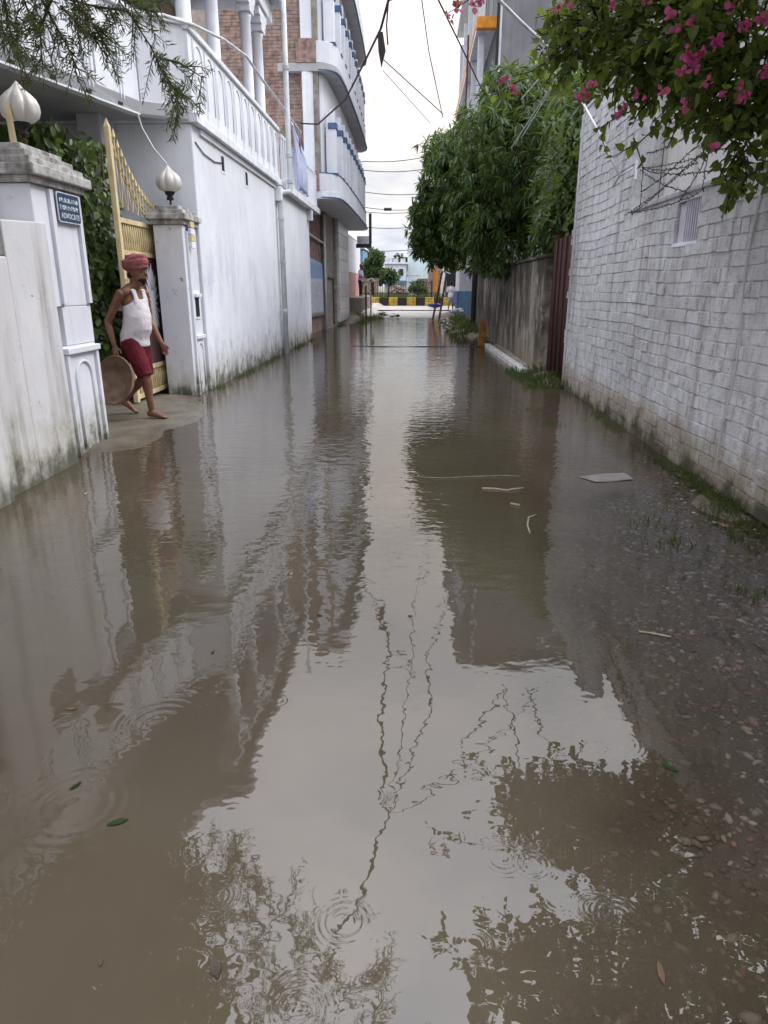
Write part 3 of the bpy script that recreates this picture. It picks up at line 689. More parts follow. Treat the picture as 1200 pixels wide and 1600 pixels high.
# ------------------------------------------------------------------ second house (brick flank, blue and white front)
h2 = thing('balcony_house', 'tall unplastered brick house with curved white balconies and blue trimmed columns', 'house', (-5.0, 27, -.2))
m_bw = wall_mat('blue_white_facade', (.78,.81,.87), .18, .01, None, .2, mossz=-5)
m_mortar = M('mortar', (.34,.29,.25), .95, .25, 8, .4)
MB().box(-9.5,-3.25,20.35,42,-.3,3.80).build('ground_floor_wall', m_mortar, h2)
MB().box(-9.5,-2.72,21.5,33.2,3.803,10.2).build('flank_wall', m_mortar, h2)
# bricks of the flank and of the ground floor strip (too small to pick out singly)
bk = MB()
def bricks_y(b, xa, xb, za, zb, y, L_=.24, H_=.085):
    r = 0; z = za
    while z < zb:
        x = xa - (r % 2)*L_/2
        while x < xb:
            a_, c_ = max(x+.006, xa), min(x+L_-.006, xb); dpt = random.uniform(.006,.02)
            if c_-a_ > .03: b.box(a_, c_, y-dpt, y+.02, z+.005, z+H_-.005)
            x += L_
        z += H_; r += 1
bricks_y(bk, -5.4, -2.76, 3.9, 10.2, 21.5); bricks_y(bk, -5.2,-3.27, 1.5, 3.35, 20.35)
o = bk.build('brick', m_brickred, h2); o['kind'] = 'stuff'
bk = MB()
r = 0; z = .0
while z < 3.75:
    y = 20.5 - (r%2)*.12
    while y < 28.6:
        bk.box(-3.27,-3.25+random.uniform(.006,.018), max(y+.006,20.42), y+.234, z+.005, z+.08); y += .24
    z += .085; r += 1
o = bk.build('brick', m_brickred, h2); o['kind'] = 'stuff'
path = [(-2.72,21.30),(-2.58,21.33),(-2.42,21.44),(-2.30,21.65),(-2.24,22.0),(-2.20,23),(-2.18,24.2),(-2.16,27),(-2.17,30),(-2.20,32.4),(-2.28,33.0),(-2.45,33.28)]
def strip(z0_, z1_, off_out, off_in, name, m, bev=.01):
    outer = [(x+off_out, y) for x,y in path]; inner = [(x-off_in, y) for x,y in path][::-1]
    return MB().prism(outer+inner, z0_, z1_).build(name, m, h2, bev=bev)
for zb, zp in ((3.80,4.45),(6.95,7.66),(10.15,10.75)):
    strip(zb, zb+.20, .03, 1.1, 'balcony_slab', m_soffit if zb>4 else m_trim); strip(zb+.203, zp, .0, .16, 'balcony_parapet', m_bw)
    strip(zb+.02, zb+.05, .075, .0, 'blue_edge', m_blue, 0)
    MB().box(-3.3,-2.76,21.28,21.52,zb+.203,zp+.05).build('brick_parapet_end', m_brickred, h2)
strip(4.453, 4.475, .015, .18, 'blue_edge', m_blue, 0)
for (z0_,zc,z1_) in ((4.45,5.62,6.95),(7.66,8.72,10.15)):
    strip(z0_+.05, z1_-.002, -.34, .45, 'balcony_wall', m_bw)
    for k in range(12):
        yy = 21.75 + k*1.0; xx = float(np.interp(yy, [p[1] for p in path], [p[0] for p in path]))
        MB().box(xx-.30,xx-.02,yy-.14,yy+.14,z0_+.01,zc).build('column', m_bw, h2, bev=.006)
        MB().box(xx-.24,xx+.01,yy-.17,yy+.17,zc+.002,zc+.15).build('column_capital', m_blue, h2, bev=.006)
        MB().box(xx-.20,xx-.06,yy-.07,yy+.07,zc+.153,zc+.5).build('finial_strip', m_trim, h2)
        MB().box(xx-.17,xx+.02,yy-.15,yy+.15,z0_+.004,z0_+.05).build('blue_pad', m_blue, h2)
        if k in (0,3,6,9): MB().box(xx-.36,xx-.325,yy+.26,yy+.74,z0_+.25,zc+.1).build('window', m_window, h2)
for k in range(16):
    yy = 21.8 + k*.74; xx = float(np.interp(yy, [p[1] for p in path], [p[0] for p in path]))
    MB().prism([(xx-.14,yy-.2),(xx+.0,yy-.2),(xx+.0,yy+.2),(xx-.14,yy+.2)], 10.753, 11.05).build('merlon', m_bw, h2, bev=.03)
    MB().box(xx-.12,xx-.03,yy-.1,yy+.1,11.053,11.18).build('merlon_cap', m_blue, h2)
MB().box(-3.2,-2.73,21.36,21.49,3.9,10.1).build('corner_strip', m_conc, h2)
MB().tube([(-2.95,21.30,3.6),(-3.08,21.0,3.2),(-3.14,20.95,2.9),(-3.14,25.2,2.8)],.04,8).build('drainpipe', m_pipe, h2, True)
MB().tube([(-3.10,24.8,-.1),(-3.10,24.8,3.7)],.045,8).build('drainpipe', m_pipe, h2, True)
# ground floor: cement pier, marble facing
MB().box(-3.24,-3.06,24.9,27.0,-.2,3.79).build('cement_pier', m_conc, h2, bev=.01)
MB().box(-3.24,-2.98,27.1,27.4,-.2,3.79).build('cement_pier', m_conc, h2, bev=.01)
for k in range(8):
    MB().box(-3.24,-2.90+random.uniform(0,.006),27.5,31.4,.12+k*.46,.57+k*.46).build('marble_tile', m_marble, h2, bev=.01)
MB().box(-3.25,-2.92,27.5,31.4,-.2,.118).build('plinth', m_conc, h2)
m_pink = M('faded_pink_wall', (.50,.27,.27), .85, .3, 3, .3, dirt=.4)
MB().box(-3.25,-3.20,33.6,41.8,.9,2.1).build('painted_dado', m_pink, h2)
MB().box(-3.25,-3.195,33.6,41.8,2.103,3.7).build('upper_plaster', m_trim, h2)
MB().box(-3.24,-2.62,34.6,43.2,-.2,.93).build('entrance_step', m_conc, h2, bev=.02)
for r_ in range(11):
    for k in range(26):
        y = 34.62 + k*.33 + (r_%2)*.16
        if y < 42.9: MB().box(-2.63,-2.60+random.uniform(-.006,.012),y+.008,y+.32,.0+r_*.083,.075+r_*.083).build('brick', m_brickred if random.random()<.25 else m_conc, h2)
m_signdark = M('dark_hoarding', (.055,.05,.065), .6, .3, 4, .1)
sb = thing('hanging_signboard', 'dark angled signboard frame hung under the far end of the blue and white balcony', 'sign', (-2.6, 33.6, 3.2))
MB().box(-2.75,-2.05,33.55,33.65,3.10,3.28).build('frame_bar', m_signdark, sb); MB().box(-2.16,-2.04,33.54,33.66,3.285,4.55).build('frame_bar', m_signdark, sb); MB().box(-2.7,-2.17,33.57,33.63,3.29,3.6).build('board', m_trim, sb)
# banner on the wall
m_tarp = NT('printed_banner'); 
def _tarp(t):
    x,y,z = t.xyz(); n = t.noise(1,4,.6,t.vscale(t.P(),(1,9,30))); n2 = t.noise(5,4)
    c = t.mix(t.mapr(z,1.62,1.70), (.50,.53,.58), (.20,.30,.50))
    c = t.mix(t.math('MULTIPLY',t.mapr(n,.5,.62),t.mapr(z,1.62,1.5)), c, (.20,.23,.32)); c = t.mix(t.math('MULTIPLY',t.mapr(n2,.5,.7),.4), c, (.35,.36,.40))
    t.princ(c,.55,t.bump(n2,.4,.02),.4); return t.m
m_tarp = _tarp(m_tarp)
bn = cloth('banner', m_tarp, ((-3.17,20.6,2.28),(-3.17,24.7,2.16)), ((-3.15,20.6,.55),(-3.15,24.6,.5)), 12, .012, .03); tag(bn,'faded blue and white printed banner stretched along the brick wall past the white house','banner')
rw = MB().tube([(-3.02,25.0,1.72),(-3.02,26.3,1.70),(-3.01,26.4,1.6),(-3.01,26.4,.1)], .025, 8).build('iron_hook', m_rust); tag(rw,'rusty bent iron bar leaning at the cement pier beside the banner','bar')
# ------------------------------------------------------------------ right: whitewashed brick wall
RX = 2.20
bwr = thing('brick_wall', 'whitewashed brick wall with a barred window under the bougainvillea', 'wall', (RX+.2, 5.0, -.2))
def brick_mat():
    t = NT('whitewashed_brick'); x,y,z = t.xyz()
    big = t.noise(1.1,5,.6); mid = t.noise(9,5,.65); fine = t.noise(55,4,.6)
    oi = t.n('ShaderNodeObjectInfo').outputs['Random']
    col = (.66,.67,.70)
    c = t.mix(t.mapr(big,.3,.7), dk(col,.74), col); c = t.mix(t.math('MULTIPLY',oi,.3), c, dk(col,.6))
    c = t.mix(t.math('MULTIPLY',t.mapr(mid,.46,.72),.6), c, (.27,.26,.26))
    st = t.noise(1,5,.6,t.vscale(t.P(),(6,6,.35)))
    c = t.mix(t.math('MULTIPLY',t.mapr(st,.48,.72),.55), c, (.17,.155,.13))
    zz = t.math('ADD', z, t.math('MULTIPLY', t.math('SUBTRACT', t.noise(2.3,5,.7), .5), -.75))
    c = t.mix(t.math('MULTIPLY',t.mapr(zz,.50,.12),.85), c, t.mix(mid,(.20,.15,.10),(.32,.28,.21)))
    c = t.mix(t.math('MULTIPLY',t.mapr(zz,.18,.0),.9), c, (.055,.055,.03))
    ch = t.math('MULTIPLY', t.mapr(t.noise(14,4,.7),.64,.69), t.mapr(big,.4,.6))
    c = t.mix(t.math('MULTIPLY',ch,.8), c, (.26,.14,.10))
    h = t.math('ADD', t.math('MULTIPLY',fine,.6), mid)
    t.princ(c,.88,t.bump(h,1.0,.018),.2); return t.m
m_brick = brick_mat()
m_joint = wall_mat('whitewashed_mortar', (.50,.50,.53), .6, .5, None, .3)
WIN = (5.96, 6.47, 1.76, 2.09)     # y0,y1,z0,z1
def core(y0,y1,z0,z1,x=RX+.008): MB().box(x,x+.24,y0,y1,z0,z1).build('wall_core', m_brick, bwr)
core(-3,WIN[0],-.3,2.14); core(WIN[1]+.001,7.85,-.3,2.14); core(WIN[0]+.001,WIN[1],-.3,WIN[2]); core(WIN[0]+.001,WIN[1],WIN[3],2.14)
core(7.852,10.50,-.3,3.62)
def brick_var(k):
    rr = random.Random(k); L_, H_, D_ = .5, .5, .5
    bm = bmesh.new(); bmesh.ops.create_cube(bm, size=1)
    bmesh.ops.bevel(bm, geom=list(bm.edges), offset=.05, segments=1, affect='EDGES')
    for v in bm.verts: v.co += Vector((rr.uniform(-.03,.03), rr.uniform(-.012,.012), rr.uniform(-.03,.03)))
    me = bpy.data.meshes.new('brick'); bm.to_mesh(me); bm.free(); me.materials.append(m_brick); 
    return me
bvar = [brick_var(k) for k in range(8)]
LB, HB = .245, .104
spots = []
rr = random.Random(5)
for r_ in range(-2, 36):
    header = r_ % 4 == 1
    y = -2.9 - (r_ % 2)*.12 + rr.uniform(0,.05)
    while y < 10.46:
        L_ = (LB if not header else LB*.5)*rr.choice((1,1,1,.85,1.1,.55))*rr.uniform(.95,1.05)
        z = r_*HB
        top = 2.10 if y+L_ < 7.86 else 3.58
        if z + HB < top + .06 and not (y < 7.85 < y+L_ and z+HB > 2.1):
            wob = .011*math.sin(y*1.7+r_*.10) + .006*math.sin(y*4.1+r_*.25)
            ya, yb = y, y+L_
            if z+wob+HB > WIN[2]+.02 and z+wob < WIN[3]-.02 and yb > WIN[0] and ya < WIN[1]:
                if ya < WIN[0]: yb = WIN[0]
                elif yb > WIN[1]: ya = WIN[1]
                else: yb = ya
            if yb-ya > .04: spots.append((ya, yb-ya, z+wob, HB))
        y += L_
def vis_size(s):
    y, L_, z, H_ = s
    if y < 3.75 or z < -.05: return 0
    return L_*H_/(y*y)
order = sorted(range(len(spots)), key=lambda i: -vis_size(spots[i])); single = set(order[:300])
rest = MB(); rv = [([tuple(v.co) for v in me.vertices], [tuple(p.vertices) for p in me.polygons]) for me in bvar]
for i,(y,L_,z,H_) in enumerate(spots):
    j = rr.randrange(8); D = .10; px_ = RX + rr.uniform(-.004,.006) + D/2; c = (px_, y+L_/2, z+H_/2)
    g = rr.uniform(.005,.012); sc = (D, L_-g*rr.choice((0.0,.3,.5,.8)), H_-g*rr.choice((.3,.8,1,1)))
    if i in single:
        o = bpy.data.objects.new('brick', bvar[j]); COL.objects.link(o); place(o, Vector(c), bwr); o.scale = sc
        o.rotation_euler = (rr.uniform(-.018,.018), rr.uniform(-.02,.02), rr.uniform(-.025,.025))
    else: rest.add([(c[0]+v[0]*sc[0], c[1]+v[1]*sc[1], c[2]+v[2]*sc[2]) for v in rv[j][0]], rv[j][1])
o = rest.build('brick', m_brick, bwr); o['kind'] = 'stuff'
MB().box(RX-.01,RX+.26,-3,7.84,2.142,2.19).build('wall_coping', m_brick, bwr, bev=.012)
MB().box(RX-.005,RX+.26,7.86,10.5,3.622,3.67).build('wall_coping', m_brick, bwr, bev=.012)
MB().box(RX+.001,RX+.26,7.835,7.851,2.192,3.62).build('end_face', m_brick, bwr)
MB().box(RX-.012,RX+.1,10.40,10.53,-.2,3.6).build('end_pier', m_brick, bwr, bev=.01)
for yj in (4.95,): MB().tube([(RX+.002,yj+.04*math.sin(z*5),z) for z in np.linspace(.15,2.1,18)], .012, 5).build('crack_seam', m_joint, bwr)
# window with bars
wn_ = MB().box(RX+.14,RX+.16,WIN[0],WIN[1],WIN[2],WIN[3]).build('window', m_trim, bwr)
m_bars = M('pale_lilac_bars', (.58,.55,.66), .6, .15, 8, .1, dirt=.2)
for k in range(7):
    y = WIN[0] + .03 + k*.047
    MB().box(RX+.01,RX+.03,y-.009,y+.009,WIN[2]+.01,WIN[3]-.005).build('window_bar', m_bars, wn_)
MB().box(RX+.032,RX+.042,WIN[0]+.30,WIN[1]-.01,WIN[2]+.01,WIN[3]-.01).build('window_board', m_bars, wn_)
MB().box(RX-.004,RX+.05,WIN[0]-.02,WIN[1]+.02,WIN[2]-.022,WIN[2]+.008).build('window_sill', m_trim, wn_, bev=.004)
MB().box(RX+.034,RX+.044,WIN[0],WIN[0]+.30,WIN[2]+.15,WIN[2]+.165).build('cross_bar', m_bars, wn_)
# rendered outbuilding behind the wall
ob = thing('rendered_shed', 'pale rendered shed wall rising behind the barbed wire on the whitewashed brick wall', 'shed', (3.6, 6.2, 0))
m_shed = wall_mat('shed_render', (.56,.55,.54), .5, .01, None, .4, mossz=-5)
MB().box(2.47,5.6,4.3,10.4,-.2,3.25).build('wall', m_shed, ob, bev=.02)
MB().box(2.5,5.8,4.2,10.5,3.253,3.36).build('roof_slab', m_conc, ob, bev=.02)
# barbed wire and its arm
def cable(pts, r=.006, sag=0, n=12, name='cable', m=None, label=None, cat='cable', group=None, parent=None):
    P = []
    pts = [Vector(p) for p in pts]
    for a, b in zip(pts[:-1], pts[1:]):
        for i in range(n): 
            s = i/n; q = a.lerp(b, s); q.z -= sag*4*s*(1-s); P.append(q)
    P.append(pts[-1])
    o = MB().tube(P, r, 6).build(name, m or m_wire, parent, True)
    if label: tag(o, label, cat, group)
    return o
m_bwire = M('rusted_wire',(.035,.026,.024),.7,.3,9,0)
bwt = thing('barbed_wire', 'tangle of rusty barbed wire strung along the top of the whitewashed brick wall', 'barbed wire', (2.2, 6.8, 2.2))
def barbed(p, q, sag=.03):
    p, q = Vector(p), Vector(q); b = MB(); n = 14
    P = [p.lerp(q,i/n) - Vector((0,0,sag*4*(i/n)*(1-i/n))) + Vector((random.uniform(-.008,.008),0,random.uniform(-.008,.008))) for i in range(n+1)]
    b.tube(P, .0035, 5); L_ = (q-p).length
    for k in range(int(L_/.09)):
        c = p.lerp(q, (k+.5)*.09/L_); s = (k+.5)*.09/L_; c.z -= sag*4*s*(1-s)
        d = Vector((random.uniform(-1,1),random.uniform(-1,1),random.uniform(-1,1))).normalized()*.018
        b.tube([c-d, c+d], .003, 4)
    b.build('wire_strand', m_bwire, bwt)
anc = atX(1003,262,2.15)
for a, b in (((1003,262),(1090,255)),((1003,264),(1110,268)),((1003,262),(1150,225)),((1000,265),(1075,300)),((975,337),(1105,235)),((985,332),(1095,300)),((1000,300),(1080,235)),((1060,315),(1120,215)),((1005,262),(1000,330)),((1098,300),(1105,240)),((985,335),(1130,205)),((1010,240),(1090,200))):
    barbed(atX(*a, 2.10+random.uniform(-.03,.1)), atX(*b, 2.05+random.uniform(-.05,.15)))
arm = thing('fence_arm', 'thin bent metal arm reaching out from the top of the taller brick wall', 'post', atX(958,305,2.05))
MB().tube([atX(958,292,2.08), atX(968,275,2.05), atX(935,205,1.9), atX(905,150,1.75)], .012, 8).build('arm_tube', m_pipe, arm, True)
MB().tube([atX(968,275,2.05), atX(990,262,2.16)], .010, 8).build('arm_brace', m_pipe, arm, True)
MB().tube([atX(993,280,2.19), atX(995,250,2.19)], .014, 6).build('stub', m_trim, arm)
# ------------------------------------------------------------------ corrugated gate
cg = thing('corrugated_gate', 'dark red brown corrugated metal gate between the white brick wall and the mossy wall', 'gate', (2.25, 11.2, 0))
m_corr = M('red_brown_sheet', (.055,.018,.017), .55, .35, 5, .2, 40, dirt=.35)
b = MB(); n = 57; vs=[]; 
for i in range(n):
    y = 10.55 + i*(1.36/(n-1)); x = 2.22 + .018*math.cos(i*math.pi/2)
    vs += [(x,y,.02),(x,y,2.12)]
b.add(vs, [(2*i,2*i+2,2*i+3,2*i+1) for i in range(n-1)]); o = b.build('sheet', m_corr, cg, True); q = o.modifiers.new('t','SOLIDIFY'); q.thickness=.004
for z in (.18,1.1,1.95): MB().box(2.25,2.29,10.55,11.9,z,z+.05).build('gate_rail', m_corr, cg)
for y in (10.9,11.24,11.58): MB().tube([(2.19,y,.02),(2.19,y,2.12)],.014,6).build('gate_rib', m_corr, cg)
for y in (10.57,11.88): MB().box(2.20,2.28,y-.03,y+.03,-.1,2.2).build('gate_post', m_corr, cg, bev=.006)
# ------------------------------------------------------------------ mossy wall and kerb
def mossy():
    t = NT('mossy_plaster'); x,y,z = t.xyz()
    s1 = t.noise(1,5,.65,t.vscale(t.P(),(1.1,1.1,.55))); s2 = t.noise(1,5,.6,t.vscale(t.P(),(2.6,2.6,.75))); m_ = t.noise(7,5,.65)
    c = t.mix(t.mapr(s1,.42,.58), (.050,.043,.034), (.30,.27,.235)); c = t.mix(t.math('MULTIPLY',t.mapr(s2,.45,.62),.85), c, (.04,.035,.027))
    c = t.mix(t.math('MULTIPLY',t.mapr(m_,.50,.68),.6), c, (.17,.13,.10)); c = t.mix(t.math('MULTIPLY',t.mapr(t.noise(17,4,.7),.52,.66),.55), c, (.045,.04,.03)); c = t.mix(t.math('MULTIPLY',t.mapr(t.noise(2.4,5,.7),.56,.66),.6), c, (.38,.35,.31))
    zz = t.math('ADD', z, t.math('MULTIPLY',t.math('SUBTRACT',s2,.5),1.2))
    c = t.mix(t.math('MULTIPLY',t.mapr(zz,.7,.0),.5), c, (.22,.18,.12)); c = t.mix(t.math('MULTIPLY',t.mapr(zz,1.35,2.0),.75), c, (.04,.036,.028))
    t.princ(c,.9,t.bump(t.math('ADD',m_,s2),.6,.015),.2); return t.m
m_mossy = mossy()
mw = thing('mossy_wall', 'stained plaster wall streaked black with moss under the mango tree', 'wall', (2.25, 18.5, -.2))
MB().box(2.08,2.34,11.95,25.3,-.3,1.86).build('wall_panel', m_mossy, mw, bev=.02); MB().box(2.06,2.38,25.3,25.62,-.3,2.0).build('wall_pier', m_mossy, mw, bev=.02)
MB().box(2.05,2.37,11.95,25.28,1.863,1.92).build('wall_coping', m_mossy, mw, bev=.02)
m_kw = M('white_kerb_paint', (.60,.59,.58), .7, .3, 7, .4, dirt=.5)
kb = thing('kerb', 'white painted kerb with concrete slab at the foot of the mossy wall', 'kerb', (1.9, 14.9, -.1))
for k in range(7):
    ya = 12.2 + k*.79; 
    MB().extr([(1.80-.012*k,ya,-.12),(1.80-.012*k,ya+.775,-.12),(1.80-.012*k,ya+.775,.085),(1.80-.012*k,ya,.085)],(.13,0,0)).build('kerb_stone', m_kw, kb, bev=.012)
MB().box(1.935,2.078,12.2,17.75,-.12,.07).build('kerb_slab', m_conc, kb, bev=.01)
op = MB().extr([(1.60,17.95,-.2),(1.76,17.95,-.2),(1.76,17.95,.58),(1.70,17.95,.63),(1.60,17.95,.62)],(0,.14,0)).build('wooden_post', M('orange_brown_post',(.30,.13,.025),.75,.4,7,.5,dirt=.4), None, bev=.012)
tag(op,'short orange brown wooden post standing at the end of the white kerb','post')
po = MB().tube([(1.98,24.9,-.2),(1.99,24.9,2.4),(2.0,24.9,5.2)], [.085,.08,.07], 12).build('dark_pole', M('tarred_pole',(.018,.018,.022),.7,.3,8,.3)); tag(po,'dark tarred pole rising from the weeds into the mango tree','pole')
ln = MB().tube([(x,17.62+.03*math.sin(x*2),-.012+.006*math.sin(x*5)) for x in np.linspace(-1.55,1.62,24)], .026, 8).build('submerged_pipe', m_wire, None, True); tag(ln,'dark pipe lying across the alley just breaking the water','pipe')
# ------------------------------------------------------------------ grey tower house behind the mango tree
gb = thing('grey_building', 'tall grey rendered building with white and orange balcony edges behind the mango tree', 'building', (6, 33, -.2))
MB().box(2.60,11,26,41,-.2,13.5).build('wall', m_greybuild, gb, bev=.02)
for zz in (6.6, 9.75):
    MB().box(1.95,2.598,27.6,41,zz,zz+.16).build('balcony_slab', m_trim, gb, bev=.01)
    MB().box(1.93,2.597,27.3,27.597,zz-.04,zz+.30).build('orange_fascia', m_orange, gb, bev=.01)
    MB().box(1.93,1.99,27.6,41,zz+.163,zz+.33).build('orange_band', m_orange, gb)
    for k in range(5): MB().box(2.05,2.25,28+k*3.0,28.2+k*3.0,zz+.335 if zz>7 else zz+.335,zz+3.1).build('balcony_post', m_trim, gb)
    for k in range(4): MB().box(2.585,2.61,29.0+k*3,30.3+k*3,zz+.4,zz+2.2).build('window', m_window, gb)
MB().box(2.57,2.63,25.97,26.03,0,13.4).build('corner_trim', m_trim, gb)
MB().tube([(2.50,25.9,6),(2.50,25.9,13)],.05,8).build('drainpipe', m_black, gb)
MB().box(1.9,11.2,25.8,41.2,13.503,13.75).build('roof_slab', m_trim, gb)
rod = MB().tube([atY(727,185,27), atY(732,55,27)], .03, 6).build('roof_rod', m_rust); tag(rod,'thin rusty rod standing up beside the grey building','rod')
rb = thing('brick_stair_head', 'small brown brick pier with bracket beside the grey building, mostly behind mango leaves', 'pier', (1.6,33.5,0))
MB().box(1.9,2.5,33.9,34.6,2.6,7.4).build('pier', m_brickred, rb)
# ------------------------------------------------------------------ blue and white shop pier
sp_ = thing('shop_pier', 'shop end wall painted white above and blue below beside the dark pole', 'wall', (2.3,33,-.1))
m_sblue = M('pale_blue_paint', (.16,.30,.46), .7, .2, 4, .2, dirt=.3); m_swhite = M('shop_white', (.66,.66,.70), .7, .15, 4, .2, dirt=.25)
MB().box(1.95,3.6,33.0,36.0,1.223,4.2).build('wall', m_swhite, sp_, bev=.01); MB().box(1.94,3.61,32.99,36.0,-.1,1.22).build('dado', m_sblue, sp_, bev=.01)
MB().box(1.90,1.94,33.1,35.9,.5,1.22).build('dado', M('deep_blue_paint',(.03,.08,.26),.7,.2,4,.2), sp_)
rs = thing('brick_shop', 'red brick shop with orange shutter sign across the bank of weeds', 'shop', (1.6,47,0))
MB().box(1.0,4.5,57.0,61,-.1,4.6).build('wall', m_brickred, rs); MB().box(.95,4.55,56.6,61.1,4.603,4.8).build('roof_slab', m_conc, rs)
MB().box(1.35,1.72,56.94,56.998,1.0,2.7).build('orange_panel', M('orange_board',(.50,.20,.04),.6,.2,4,.1), rs); MB().box(1.9,2.25,56.94,56.998,.6,2.9).build('pale_panel', m_swhite, rs); MB().box(2.4,3.3,56.94,56.998,.2,2.6).build('doorway', m_dark, rs)
# leaning bamboo frame
bf = thing('pole_frame', 'two dark leaning wooden poles tied to a pale cross board', 'frame', atY(682,498,32))
MB().tube([atY(676,500,32), atY(691,424,32)], .045, 8).build('pole', m_oldwood, bf); MB().tube([atY(686,499,31.8), atY(699,420,32.2)], .045, 8).build('pole', m_oldwood, bf)
MB().tube([atY(683,420,31.9), atY(704,428,31.9)], [(.05,.03),(.05,.03)], 6).build('cross_board', m_trim, bf)
tp = pebbles('blue_tarpaulin', np.array([1.25]), np.array([45.6]), np.array([.30]), np.array([.34]), M('blue_tarp',(.012,.04,.16),.5,.4,3,.3)); tag(tp,'crumpled blue tarpaulin heaped beside the leaning poles','tarpaulin')
# ------------------------------------------------------------------ roadside: striped kerb, railing, signs
mk = thing('striped_kerb', 'yellow and black striped median kerb across the road at the end of the alley', 'kerb', (0,52.7,.1))
ky = MB().box(-.325,.325,-.2,.2,0,.58).build('kerb_block', m_yellow, mk, bev=.03); kk = MB().box(-.325,.325,-.2,.2,0,.58).build('kerb_block', m_kblack, mk, bev=.03)
place(ky, Vector((-.33,52.7,.1)), mk); place(kk, Vector((.33,52.7,.1)), mk)
for i in range(-14,14):
    if i in (-1,0): continue
    copy_at(ky if i%2 else kk, (.33+i*.66,52.7,.1), mk)
fr_ = thing('roadside_railing', 'thin black metal railing behind the striped kerb', 'railing', (-1,53.1,.1))
for zz in (.95,1.72): MB().box(-9,1.15,53.08,53.11,zz,zz+.05).build('rail', m_black, fr_)
b0 = None
for i in range(61):
    c = Vector((-9+i*.168, 53.09, .7))
    if b0 is None: b0 = MB().box(-.012,.012,-.012,.012,0,1.0).build('bar', m_black, fr_); place(b0,c,fr_)
    else: copy_at(b0,c,fr_)
for x in (-9,-6.6,-4.3,-2.0,-.1+.2,1.15): MB().box(x-.04,x+.04,53.05,53.14,.1,1.85).build('post', m_black, fr_)
si = thing('notice_board', 'narrow notice board with pitched cap on two dark posts beside the brick step', 'sign', (-2.05,32.4,.1))
MB().box(-2.28,-2.20,32.38,32.46,-.1,1.45).build('post', m_oldwood, si); MB().box(-2.05,-1.99,32.38,32.46,-.1,1.72).build('post', m_oldwood, si)
m_pap = M('poster_paper', (.48,.44,.50), .8, .5, 9, .1)
MB().box(-2.055,-1.995,32.33,32.378,.45,1.62).build('board', m_pap, si); MB().box(-1.985,-1.87,32.36,32.46,1.05,1.60).build('side_board', m_rust, si)
MB().extr([(-2.15,32.3,1.725),(-1.95,32.3,1.80),(-1.82,32.3,1.66),(-1.82,32.3,1.62),(-1.95,32.3,1.76),(-2.15,32.3,1.69)],(0,.22,0)).build('cap', m_trim, si)
# ------------------------------------------------------------------ far houses
def house(name, label, x0,x1,y0,y1,z1,m,wins,roofm=None,cat='house',parap=True):
    t = thing(name,label,cat,((x0+x1)/2,(y0+y1)/2,0),'houses beyond the road')
    MB().box(x0,x1,y0,y1,-.2,z1).build('wall', m, t); MB().box(x0-.2,x1+.2,y0-.25,y1+.1,z1+.003,z1+.22).build('roof_slab', roofm or m_trim, t)
    if parap:
        k = max(3,int((x1-x0)/.8))
        for i in range(k): MB().box(x0+(x1-x0)*(i+.15)/k, x0+(x1-x0)*(i+.85)/k, y0-.15,y0+.05,z1+.223,z1+.75).build('parapet_panel', m, t)
    for (a,b,c,d) in wins:
        w = MB().box(a,b,y0-.06,y0+.05,c,d).build('window', m_trim, t); MB().box(a+.08,b-.08,y0-.075,y0-.061,c+.08,d-.08).build('pane', m_window, w)
    return t
m_pale = M('pale_blue_white_wall', (.60,.70,.74), .8, .1, .5, .1, dirt=.2)
t = house('far_house','large plain pale building with one small round vent beyond the road', -1.3,3.4,110,122,6.5,m_pale,[(-1.0,.6,3.05,3.2)],parap=False)
MB().box(1.8,2.2,109.9,110.0,3.5,3.9).build('vent', m_window, t); MB().box(.3,3.2,112,121,6.73,9.4).build('upper_storey', m_pale, t)
t = house('far_house','small white house with blue balcony and crenellated roof beyond the road', -4.6,-1.45,108,116,4.6,m_swhite,[(-3.5,-3.0,2.7,4.0),(-2.6,-1.8,2.9,4.0)])
MB().box(-4.9,-1.4,107.0,107.95,1.9,2.3).build('balcony', m_sblue, t)
t = house('far_house','pale blue flat roofed house behind the trees beyond the road', -12.5,-6.9,95,104,6.1,m_sblue,[(-9,-8.3,3.6,5.0),(-11,-10.3,3.6,5.0)])
lw = thing('low_brick_wall','low red brick garden wall behind the roadside railing','wall',(-3,66,0))
for (a,b) in ((-9,-3.4),(.1,2.0)): MB().box(a,b,66,66.3,-.1,2.05).build('wall_panel', m_brickred, lw)
for (a,b) in ((-9,-3.4),(.1,2.0)): MB().box(a-.05,b+.05,65.95,66.35,2.053,2.12).build('wall_coping', m_conc, lw)
hx = rng.normal(0,.75,260)-1.6; hy = 62+rng.normal(0,.6,260); hz_ = np.clip(1.5-np.abs(hx+1.6)*.75,.1,2)*rng.random(260)+.1
hp_ = pebbles('brick_heap', hx, hy, hz_, np.full(260,.14), m_brickred); tag(hp_,'heap of broken red bricks behind the roadside railing','heap',kind='stuff')
